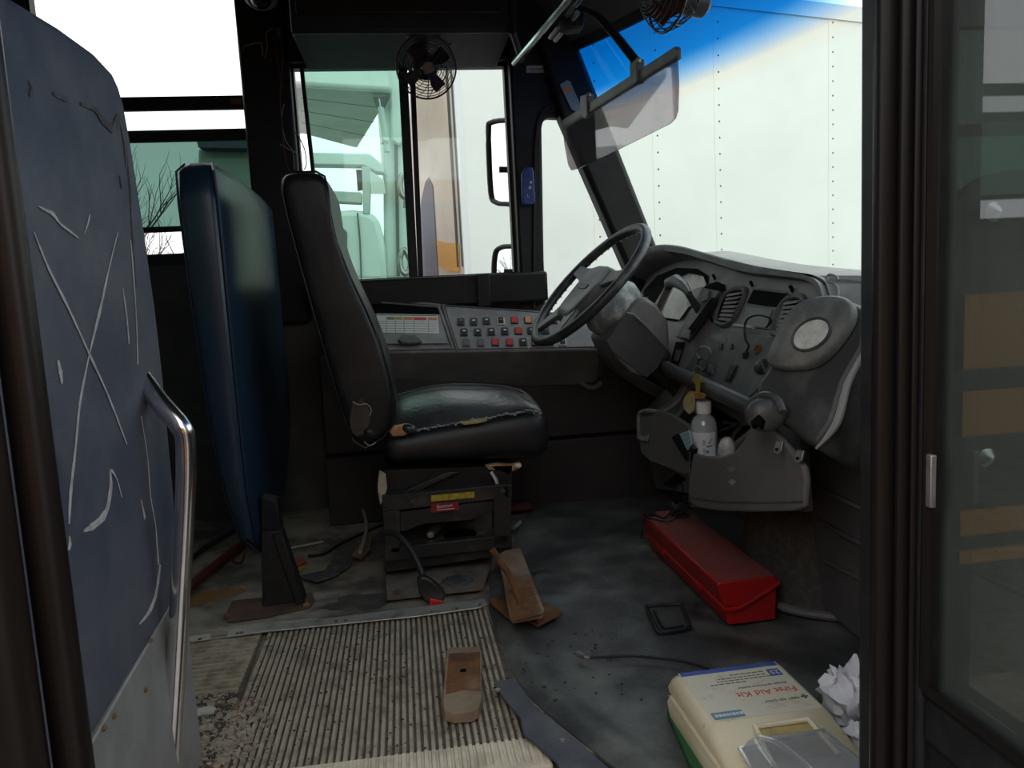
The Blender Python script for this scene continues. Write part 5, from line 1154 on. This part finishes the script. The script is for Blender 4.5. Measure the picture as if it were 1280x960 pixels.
# white tissue, brown card, ochre card by the post
def crumple(c, rad, m, name, lab, cat, seed, n_=30):
    b = MB(); c = V(c); rings = []
    for j in range(1, n_//2+1):
        t = pi*j/(n_//2+1); g_ = []
        for k in range(n_):
            d = V((sin(t)*cos(2*pi*k/n_), sin(t)*sin(2*pi*k/n_), cos(t))); s_ = 1+.55*noise.noise(d*2.4+V((seed, 0, 0)))+.25*noise.noise(d*6+V((0, seed, 0)))+.05*noise.noise(d*14+V((seed, seed, 0)))
            g_.append(c + V((d.x*rad[0]*s_, d.y*rad[1]*s_, max(-rad[2]*.8, d.z*rad[2]*s_))))
        rings.append(g_)
    b.loft(rings); return tag(build(name, b, m, ang=50), lab, cat)
crumple(P(1062, 868, Z=.07), (.040, .05, .048), 'tissue', 'crumpled_tissue', 'larger crumpled white tissue beside the black door post', 'tissue', 1)
crumple(P(1080, 922, Z=.05), (.022, .03, .02), 'tissue', 'crumpled_tissue', 'smaller white tissue scrap at the foot of the door post', 'tissue', 4)
b = MB(); b.prism([P(1044, 884, Z=.014), P(1070, 880, Z=.014), P(1100, 900, Z=.014), P(1100, 930, Z=.014), P(1060, 930, Z=.014)], (0, 0, .004)); tag(build('brown_card', b, 'brown_card'), 'piece of brown cardboard under the crumpled white tissue', 'cardboard')
b = MB(); b.prism([P(1056, 938, Z=.016), P(1100, 934, Z=.016), P(1100, 980, Z=.016), P(1074, 980, Z=.016)], (0, 0, .006)); tag(build('ochre_card', b, 'ochre_card'), 'ochre yellow card at the bottom corner beside the door post', 'card')
# cable with metal plug on the mat
fc = thing('floor_cable', 'thin black cable with a metal plug lying across the floor mat', 'cable', P(780, 825, Z=.018))
b = MB(); b.tube(smoothpath([P(*p, Z=.024) for p in ((736, 822), (760, 821), (790, 820), (815, 822), (845, 825), (870, 831), (890, 838), (915, 850))]), .0032, 7); build('cord', b, 'cable_black', fc)
b = MB(); b.cyl(P(722, 817, Z=.024), P(731, 821, Z=.024), .0055, .005, 10); b.cyl(P(731, 821, Z=.024), P(738, 822, Z=.024), .004, .0035, 8); build('plug', b, 'dull_steel', fc)
# recessed ring in the mat
hr_ = thing('floor_ring', 'flat black metal lifting ring set in the floor mat beside the red box', 'ring', P(836, 772, Z=.016))
b = MB(); b.tube(smoothpath([P(*p, Z=.020) for p in ((809, 760), (814, 757), (849, 755), (853, 758), (862, 782), (858, 786), (829, 791), (822, 788))], 4, True), .0045, 8, True); build('ring', b, 'bus_black', hr_)
b = MB(); b.tube([P(*p, Z=.019) for p in ((817, 763), (828, 784), (832, 786), (855, 782))], .003, 6); build('inner_edge', b, 'bus_black', hr_)
b = MB(); b.lathe([(.005, 0), (.005, .006), (.003, .007)], P(852, 757, Z=.016), seg=10); build('stud', b, 'bus_black', hr_)

# keys in the ignition
ky = thing('key_bunch', 'bunch of brass keys with an amber tag hanging from the ignition', 'keys', FA(872, 462, .03))
b = MB(); t_ = [FA(880+9*cos(a), 441+8*sin(a), .02) for a in [2*pi*k/18 for k in range(18)]]; b.tube(t_, .0018, 6, True); build('ring', b, 'dull_steel', ky)
b = MB(); t_ = [FA(878+6*cos(a), 456+8*sin(a), .024) for a in [2*pi*k/18 for k in range(18)]]; b.tube(t_, .0025, 6, True); build('ring', b, 'cable_black', ky)
b = MB(); t_ = [FA(872+5*cos(a), 463+5*sin(a), .03) for a in [2*pi*k/14 for k in range(14)]]; b.tube(t_, .0018, 6, True); build('ring', b, 'dull_steel', ky)
def flat(pts, m, nm, off=.045, th=.0025):
    b = MB(); b.prism([FA(*p, off) for p in pts], fn_*th); return build(nm, b, m, ky, bevel=.0006)
flat(((867, 470), (872, 467), (877, 470), (878, 477), (875, 480), (875, 492), (871, 493), (870, 480), (866, 477)), 'brass', 'key', .05)
flat(((871, 472), (877, 473), (880, 478), (877, 481), (874, 492), (871, 490), (872, 480)), 'brass', 'key', .042)
flat(((862, 490), (876, 490), (884, 494), (880, 499), (862, 499)), 'amber_tag', 'tag', .04, .006)
flat(((858, 494), (866, 492), (869, 500), (868, 514), (862, 518), (856, 512), (855, 502)), 'tan_tag', 'tag', .046, .003)
# hand sanitiser bottle
BX, BY, BZ = .765, P(880, 540, X=.765).y, .306
bt = thing('sanitizer_bottle', 'clear hand gel bottle with white flip cap and white label in the cup holder', 'bottle', (BX, BY, BZ))
b = MB(); b.lathe([(.010, .001), (.030, .0), (.034, .004), (.0345, .10), (.033, .122), (.027, .138), (.018, .146), (.0155, .150)], (BX, BY, BZ), seg=24); build('body', b, 'bottle_clear', bt, ang=50)
b = MB(); b.lathe([(.0195, .150), (.0205, .152), (.0205, .176), (.0195, .182), (.013, .185), (.001, .184)], (BX, BY, BZ), seg=24); build('cap', b, 'cap_white', bt)
b = MB(); rr = random.Random(2); R2 = .0352
b.grid([[(BX+R2*cos(a), BY+R2*sin(a), BZ+z) for a in [radians(130+k*10) for k in range(18)]] for z in (.02, .104)], None); bl = build('label', b, 'bottle_label', bt)
fdir = (CAM - V((BX, BY, BZ+.08))); fdir.z = 0; fdir.normalize(); sdir = V((0, 0, 1)).cross(fdir)
def onb(s, z): 
    a = s/R2; d = fdir*cos(a) + sdir*sin(a); return V((BX, BY, BZ+z)) + d*(R2+.0004)
def ink(s0, s1, z0, z1, m, nm='print'):
    b = MB(); n_ = max(1, int((s1-s0)/.004)); b.grid([[onb(s0+(s1-s0)*k/n_, z0) for k in range(n_+1)], [onb(s0+(s1-s0)*k/n_, z1) for k in range(n_+1)]]); return b, m
b = MB()
def addq(s0, s1, z0, z1, bb): 
    n_ = max(1, int(abs(s1-s0)/.004)); bb.grid([[onb(s0+(s1-s0)*k/n_, z0) for k in range(n_+1)], [onb(s0+(s1-s0)*k/n_, z1) for k in range(n_+1)]])
for z_ in (.082, .077, .072, .060, .054, .048): addq(-.004, .003, z_, z_+.002, b)
for z_ in (.078, .073, .068, .062, .056): addq(-.026, -.016-.004*rr.random(), z_, z_+.0012, b)
addq(.004, .020, .068, .0695, b)
stuff(build('print', b, 'ink_black', bt, smooth=False))
b = MB(); b.tube([onb(.011, .074), onb(.013, .082), onb(.0145, .076), onb(.017, .084), onb(.021, .088)], .0008, 5); b.tube([onb(.006, .066), onb(.014, .0675), onb(.022, .071)], .0008, 5); stuff(build('handwriting', b, 'ink_black', bt))
b = MB(); addq(.004, .012, .050, .058, b); build('blue_mark', b, 'ink_blue', bt, smooth=False)
b = MB(); b.ell(P(908, 566, X=.765), (.022, .022, .042), Matrix.Rotation(.15, 3, 'X'), 18); tag(build('egg_case', b, 'mouse_grey'), 'shiny pale grey egg-shaped plastic piece in the cup holder', 'plastic piece')
cd = thing('card_holder', 'small black holder with a striped blue-white card beside the hand gel bottle', 'holder', P(850, 560, X=.715))
b = MB(); b.prism([P(*p, X=.715) for p in ((838, 546), (849, 541), (866, 562), (862, 578), (856, 576))], (.015, 0, 0)); build('case', b, 'cable_black', cd, bevel=.003)
b = MB(); b.prism([P(*p, X=.712) for p in ((849, 542), (861, 538), (864, 556), (859, 563))], (.004, 0, 0)); cc = build('card', b, 'card_cyan', cd)
b = MB()
for k in range(4):
    y_ = 543+k*5; b.prism([P(850+k*2.2, y_, X=.7115), P(861+k*.6, y_-4, X=.7115), P(861+k*.6, y_-2.6, X=.7115), P(850+k*2.2, y_+1.4, X=.7115)], (-.0006, 0, 0))
stuff(build('stripe', b, 'sticker_white', cd, smooth=False))

# ================================================================== UP HIGH: FANS, VISOR, RODS, STICKERS
def fan(c, ax, R_, lab, mount, dense):
    ax = V(ax).normalized(); x = V((0, 0, 1)).cross(ax).normalized(); y = ax.cross(x)
    t = thing('cab_fan', lab, 'fan', c, None)
    def q(r, a, h): return V(c) + x*(r*cos(a)) + y*(r*sin(a)) + ax*h
    def circ(r, h, n_=36): return [q(r, 2*pi*k/n_, h) for k in range(n_)]
    b = MB(); b.tube(circ(R_, 0), .003, 6, True); build('cage_rim', b, 'fan_grille', t)
    b = MB()
    for k in range(1, 9):
        f = k/9; h = .052*(1-f**2.2)+.004; b.tube(circ(R_*(.18+.82*f), h), .0012, 4, True)
    for k in range(8):
        a = 2*pi*k/8; b.tube([q(R_*(.18+.82*f), a, .052*(1-f**2.2)+.003) for f in (0, .3, .6, .85, 1)], .0015, 4)
    stuff(build('front_cage', b, 'fan_grille', t))
    b = MB()
    for k in range(16):
        a = 2*pi*k/16
        for sgn in ((1, -1) if dense else (1,)): b.tube([q(R_*f, a+sgn*(1-f)*1.3, -.065*(1-f**2.5)-.003) for f in (.15, .35, .55, .75, .9, 1)], .0012, 4)
    for f in (.45, .75): b.tube(circ(R_*f, -.065*(1-f**2.5)-.003), .0012, 4, True)
    stuff(build('rear_cage', b, 'fan_grille', t))
    for k in range(4):
        a = 2*pi*k/4+.6
        b = MB(); b.loft([[q(R_*.2, a-.35, .012), q(R_*.2, a+.35, -.012), q(R_*.2, a+.35, -.014), q(R_*.2, a-.35, .010)], [q(R_*.6, a-.40, .018), q(R_*.6, a+.36, -.018), q(R_*.6, a+.36, -.020), q(R_*.6, a-.40, .016)], [q(R_*.84, a-.25, .014), q(R_*.84, a+.3, -.016), q(R_*.84, a+.3, -.018), q(R_*.84, a-.25, .012)]]); build('blade', b, 'fan_blade', t)
    b = MB(); b.lathe([(R_*.2, -.02), (R_*.21, .01), (R_*.17, .022), (.001, .024)], c, ax, 16); build('hub', b, 'fan_black', t)
    b = MB(); b.lathe([(R_*.19, .055), (R_*.17, .060), (.001, .061)], c, ax, 18); build('badge', b, 'fan_hub', t)
    b = MB(); b.lathe([(R_*.3, -.10), (R_*.42, -.09), (R_*.42, -.03), (R_*.25, -.02)], c, ax, 16); build('motor', b, 'fan_black', t)
    b = MB(); b.tube([q(0, 0, -.07), *mount], .014, 10); b.lathe([(.03, -.012), (.03, .004), (.012, .008)], mount[-1], (0, 0, -1), 14); build('bracket', b, 'fan_black', t)
    return t
fc_ = P(533, 84, Y=2.62)
fan(fc_, (.05, -.95, -.28), .098, 'small black cab fan with brown blades hanging in front of the driver window', [P(528, 55, Y=2.68), P(527, 38, Y=2.68)], False)
b = MB(); b.tube(smoothpath([P(560, 58, Y=2.66), P(568, 50, Y=2.66), P(575, 42, Y=2.6), P(578, 38, Y=2.58)]), .0025, 6); tag(build('fan_cord', b, 'cable_black'), 'short black cord looping up from the hanging cab fan', 'cord')
f2 = P(835, -4, X=.62)
fan(f2, (-.75, -.2, .05), .072, 'black cab fan cage in front of the blue tint band', [f2+V((.06, .02, .08)), f2+V((.08, .03, .22))], True)

vs = thing('sun_visor', 'smoky see-through sun visor on a black arm in front of the windscreen', 'visor', P(775, 130, X=.62))
VX = .62
def VP(px, py, off=0.): return P(px, py, X=VX+off)
b = MB(); b.prism([VP(*p) for p in ((703, 155), (845, 66), (847, 105), (846, 138), (843, 148), (836, 155), (760, 193), (722, 211), (714, 213), (710, 206), (705, 178))], (.004, 0, 0)); build('visor_panel', b, 'visor_tint', vs)
b = MB(); b.prism([VP(*p, -.004) for p in ((703, 150), (843, 58), (845, 61), (845, 74), (703, 162))], (.012, 0, 0)); build('top_rail', b, 'dash_dark', vs, bevel=.002)
b = MB(); b.prism([VP(*p, -.006) for p in ((703, 158), (845, 70), (845, 72.5), (703, 161))], (.003, 0, 0)); build('rail_groove', b, 'black_trim', vs)
for (px, py) in ((791, 88), (729, 131)):
    b = MB(); b.prism([VP(px-4, py-11, -.012), VP(px+4, py-14, -.012), VP(px+5, py+14, -.012), VP(px+1, py+18, -.012), VP(px-4, py+10, -.012)], (.022, 0, 0)); build('clamp', b, 'dash_dark', vs, bevel=.003)
    b = MB(); b.ell(VP(px+7, py-13, -.006), (.008, .008, .008), None, 8); build('clamp_knob', b, 'dull_steel', vs)
b = MB(); b.tube([VP(796, 78, .0), VP(770, 45, .0), VP(748, 20, .0), VP(738, 15, .0), VP(724, 12, .01)], [.014, .014, .013, .013, .02], 10, flat=.6); build('arm', b, 'black_trim', vs)
rd = thing('chrome_rod', 'thin chrome rod slanting down from the roof above the driver window', 'rod', P(680, 40, Y=2.4))
b = MB(); b.tube([P(643, 79, Y=2.62), P(668, 50, Y=2.45), P(708, 2, Y=2.2), P(730, -28, Y=2.1)], .011, 10); build('rod', b, 'chrome', rd)
for i, (a_, b_, m) in enumerate((((688, 47), (715, 12), 'dull_steel'), ((694, 50), (722, 16), 'aluminium'), ((706, 22), (728, -4), 'dull_steel'))):
    t = MB(); t.tube([P(*a_, Y=2.46), P(*b_, Y=2.26)], .008, 8); tag(build('visor_track', t, m), ('lower grey metal track strip beside the chrome rod', 'middle grey metal track strip beside the chrome rod', 'upper grey metal track strip near the visor arm')[i], 'track')
b = MB(); b.prism([P(*p, Y=2.3) for p in ((700, 22), (722, 8), (732, 18), (730, 34), (712, 36), (700, 30))], (0, .06, 0)); tag(build('visor_mount', b, 'black_trim', bevel=.006), 'black mounting block where the visor arm meets the roof', 'mount')
def sticker(name, pts, Y, m, lab, lines, lm, extra=()):
    t = thing(name, lab, 'sticker', P(*pts[0], Y=Y))
    b = MB(); b.prism([P(*p, Y=Y) for p in pts], (0, .001, 0)); s_ = build('paper', b, m, t)
    for q_, mm in extra:
        b = MB(); b.prism([P(*p, Y=Y-.0006) for p in q_], (0, .0005, 0)); build('colour_band', b, mm, t)
    b = MB()
    for q_ in lines: b.prism([P(*p, Y=Y-.0006) for p in q_], (0, .0005, 0))
    if lines: stuff(build('print', b, lm, t, smooth=False))
sticker('notice_sticker', ((658, 82), (692, 81.5), (692, 90.5), (658, 91)), 2.894, 'pale_grey', 'small rectangular grey notice sticker above the quarter window', [((661, 85.5), (689, 85.2), (689, 87), (661, 87.3))], 'sticker_line')
sticker('warning_sticker', ((700, 106), (709, 100), (713, 102), (727, 134), (720, 140), (714, 136)), 2.852, 'kick_metal', 'slanted white and orange warning sticker on the windscreen pillar', [], 'sticker_line', [(((703, 112), (713, 106), (716, 112), (706, 118)), 'sticker_orange')])
bd_ = thing('blue_device', 'small blue plastic tag device clipped on the pillar beside the quarter window', 'device', P(660, 235, Y=2.87))
b = MB(); b.prism([P(*p, Y=2.885) for p in ((655, 212), (659, 209), (664, 210), (666, 214), (668, 252), (665, 257), (654, 257), (652, 252), (651, 218))], (0, -.022, 0)); build('body', b, 'blue_device', bd_, bevel=.005)
b = MB(); b.tube([P(659.5+4*cos(a), 219+4*sin(a), Y=2.862) for a in [2*pi*k/12 for k in range(12)]], .0012, 5, True); build('eyelet', b, 'label_blue', bd_)
b = MB(); b.prism([P(*p, Y=2.8625) for p in ((662, 227), (665, 226), (665, 229), (663, 230))], (0, -.0006, 0)); b.prism([P(*p, Y=2.8625) for p in ((661, 233), (664, 232), (664, 236), (661, 236.5))], (0, -.0006, 0)); b.tube([P(659, 243, Y=2.862), P(660, 247, Y=2.862), P(662, 246, Y=2.862)], .001, 4); stuff(build('emblem', b, 'mouse_grey', bd_, smooth=False))
# dome camera and wires on the pillar
dc = thing('dome_camera', 'small round dome camera on the ceiling above the pillar', 'camera', P(326, -4, Y=2.8))
b = MB(); b.lathe([(.055, 0), (.055, .012), (.045, .02)], P(326, -6, Y=2.8), (0, -.5, -1), 20); build('base', b, 'kick_metal', dc)
b = MB(); b.ell(P(326, -2, Y=2.79), (.036, .036, .034), None, 14); build('dome', b, 'bus_black', dc)
wires = [([(347, 42), (346, 70), (350, 95), (352, 110)], 'wire_brown', 'brown wire hanging down the black pillar, upper left'), ([(352, 40), (353, 80), (350, 120), (353, 160), (357, 200), (362, 214)], 'cable_red', 'long dark red wire running down the black pillar'),
         ([(342, 35), (333, 42), (334, 60), (331, 72)], 'wire_pale', 'thin pale wire at the top of the black pillar'), ([(355, 130), (352, 150), (357, 175), (366, 190), (368, 212)], 'wire_pale', 'thin pale wire down the black pillar to the seat top'),
         ([(366, 162), (374, 172), (381, 188), (383, 205), (380, 212)], 'cable_black', 'black wire loop crossing the driver window edge'), ([(350, 180), (360, 186), (371, 191)], 'wire_pale', 'short pale cable tie end sticking out of the pillar'), ([(304, 62), (306, 58), (326, 54), (328, 70)], 'wire_pale', 'bent pale wire at the left edge of the pillar')]
for pts, m, lab in wires:
    b = MB(); b.tube(smoothpath([P(*p, Y=2.885) for p in pts]), .0022 if m != 'wire_pale' else .0014, 5); tag(build('loose_wire', b, m), lab, 'wire', 'wires on the pillar')
b = MB(); b.span(P(345, 34, Y=2.88), P(352, 47, Y=2.895)); tag(build('wire_connector', b, 'sticker_line', bevel=.002), 'small grey wire connector at the top of the pillar', 'connector')

# ================================================================== FLOOR LITTER BEHIND THE PEDESTAL
def strip(pts, w_, m, name, lab, cat, z=.004, grp=None):   # a bent length of something lying on the floor
    b = MB(); b.tube(smoothpath([P(*p, Z=z) for p in pts]), w_, 7); return tag(build(name, b, m), lab, cat, grp)
strip([(150, 790), (226, 742), (250, 722), (290, 690), (328, 662), (345, 655)], .014, 'cable_red', 'heater_hose', 'dull red-brown heater hose on the floor behind the grab rail', 'hose', .016)
strip([(150, 750), (228, 706), (262, 680), (296, 662), (326, 652)], .009, 'wire_brown', 'heater_hose', 'thinner dark hose behind the red-brown heater hose', 'hose', .012)
strip([(303, 668), (308, 680), (305, 695), (300, 704), (290, 700), (298, 690)], .004, 'cable_red', 'wire_loop', 'small red wire loop on the heater hose', 'wire', .02)
strip([(358, 686), (380, 682), (404, 677)], .004, 'pale_grey', 'metal_rod', 'short pale rod lying behind the barrier post', 'rod', .005)
strip([(385, 695), (405, 692), (425, 680), (450, 668), (480, 655)], .005, 'cable_black', 'floor_wire', 'black wire on the floor running towards the seat pedestal', 'wire', .006)
strip([(440, 620), (452, 635), (458, 660), (450, 690)], .006, 'wire_pale', 'torn_strap', 'pale frayed strap end hanging under the seat back', 'strap', .05)
b = MB(); b.prism([P(*p, Z=.008) for p in ((371, 722), (405, 715), (420, 695), (440, 700), (439, 708), (418, 722), (395, 729))], (0, 0, .006)); tag(build('black_rag', b, 'torn_patch', bevel=.002), 'flat black rubber scrap on the floor left of the pedestal', 'scrap')
b = MB(); b.prism([P(*p, Z=.010) for p in ((440, 696), (452, 680), (466, 669), (463, 688), (452, 700))], (0, 0, .006)); tag(build('torn_paper', b, 'debris_tan'), 'torn brown paper scrap beside the pedestal', 'paper')
crumple(P(370, 704, Z=.016), (.03, .025, .012), 'wrapper_red', 'crumpled_wrapper', 'crumpled reddish wrapper beside the barrier foot', 'wrapper', 3, 10)
b = MB(); b.prism([P(*p, Z=.006) for p in ((368, 712), (383, 706), (380, 712), (370, 716))], (0, 0, .003)); tag(build('paper_scrap', b, 'sticker_yellow'), 'tiny yellow-green paper scrap beside the barrier foot', 'paper')
crumple(P(652, 634, Z=.02), (.05, .03, .018), 'cable_red', 'red_cloth', 'dark red cloth bunched up behind the pedestal', 'cloth', 8, 12)
strip([(642, 660), (648, 655), (650, 652)], .006, 'pale_grey', 'pen_stub', 'short pale stub beside the right pedestal post', 'stub', .02)
# gravel and grit, uncountable
b = MB(); rr = random.Random(11)
for k in range(1500):
    px = 236 + abs(rr.gauss(0, 42)); py = 905 + rr.gauss(0, 34)
    if not (238 < px < 345 and 872 < py < 958): continue
    p = P(px, py, Z=.008); s_ = rr.uniform(.0015, .006) if rr.random() > .06 else rr.uniform(.006, .011)
    if p.x > -.366: p.z = .010
    b.box(p + V((0, 0, s_*.2)), (s_*rr.uniform(.7, 1.8), s_*rr.uniform(.7, 1.8), s_*.6), Matrix.Rotation(rr.uniform(0, 3), 3, 'Z') @ Matrix.Rotation(rr.uniform(-.6, .6), 3, 'X'))
lt_ = stuff(build('gravel_litter', b, 'debris_light', smooth=False)); tag(lt_, 'pale grit and paint flakes scattered at the lower left of the ribbed mat', 'grit')
b = MB()
for k in range(420):
    x = rr.uniform(-.37, .17); y = rr.uniform(1.26, 1.85); s_ = rr.uniform(.001, .0032)
    b.box((x, y, .0095), (s_*1.4, s_, s_*.6), Matrix.Rotation(rr.uniform(0, 3), 3, 'Z'))
for k in range(420):
    x = rr.uniform(-.5, -.38); y = rr.uniform(1.26, 1.55); s_ = rr.uniform(.002, .007)
    b.box((x, y, .010), (s_*1.4, s_, s_*.6), Matrix.Rotation(rr.uniform(0, 3), 3, 'Z'))
for k in range(60):
    x = rr.uniform(.2, .45); y = rr.uniform(1.3, 1.75); s_ = rr.uniform(.0015, .005)
    b.box((x, y, .016), (s_*1.4, s_, s_*.6), Matrix.Rotation(rr.uniform(0, 3), 3, 'Z'))
tag(stuff(build('dark_crumbs', b, 'debris_dark', smooth=False)), 'dark crumbs of dirt strewn over the ribbed mat', 'dirt')
b = MB(); b.grid([[(-.50+.02*noise.noise(V((i, j, 0)))+.15*i/8, 1.24+.28*j/8, .0065+.003*noise.noise(V((i*1.3, j*1.3, 4)))) for i in range(9)] for j in range(9)], (0, 0, -.004)); tag(stuff(build('sand_patch', b, 'debris_tan')), 'dirty sand patch under the grit beside the ribbed mat', 'sand')

# stains of their own shape on the boards and on the ribbed mat
def stain(c, rx_, ry_, m, name, par, z, seed, rot=0.):
    rr = random.Random(seed); q = []
    for k in range(44):
        a = 2*pi*k/44; s_ = 1+.38*noise.noise(V((cos(a)*1.6+seed, sin(a)*1.6, 0)))+.22*noise.noise(V((cos(a)*5, sin(a)*5+seed, 0)))
        x_, y_ = rx_*s_*cos(a), ry_*s_*sin(a); q.append(V((c.x+x_*cos(rot)-y_*sin(rot), c.y+x_*sin(rot)+y_*cos(rot), z)))
    b = MB(); b.prism(q, (0, 0, .0006)); return build(name, b, m, par, smooth=False)
stain(P(265, 745, Z=0), .075, .05, 'rust_mark', 'rust_stain', floor_o, .0004, 2, .3)
stain(P(452, 752, Z=0), .085, .06, 'oil_mark', 'oil_stain', floor_o, .0004, 5)
stain(P(560, 762, Z=0), .07, .018, 'dust_mark', 'dust_streak', floor_o, .0004, 8)
stain(P(330, 782, Z=0), .14, .014, 'dust_mark', 'dust_streak', floor_o, .0004, 9)
# ================================================================== BUS PARKED ALONGSIDE (seen only as a reflection)
pbz = thing('parked_bus', 'yellow school bus parked alongside, seen only as a reflection', 'bus', (-3, -3.4, -.9))
b = MB(); b.span((-9, -4.9, -.35), (2.4, -2.5, 2.05)); build('body', b, 'bus_yellow', pbz, bevel=.12, seg=3)
for z0 in (-.1, .45, .98):
    b = MB(); b.span((-9, -2.5, z0), (2.38, -2.47, z0+.07)); build('rub_rail', b, 'bus_black', pbz)
for k in range(12):
    x = -8.7+k*.9; b = MB(); b.span((x, -2.5, 1.1), (x+.72, -2.485, 1.8)); build('window', b, 'bus_black', pbz)
for x in (-6.5, 1.0):
    b = MB(); b.lathe([(.30, -.14), (.46, -.13), (.48, -.1), (.48, .1), (.46, .13), (.30, .14)], (x, -2.62, -.42), (0, 1, 0), 24); build('wheel', b, 'bus_black', pbz)
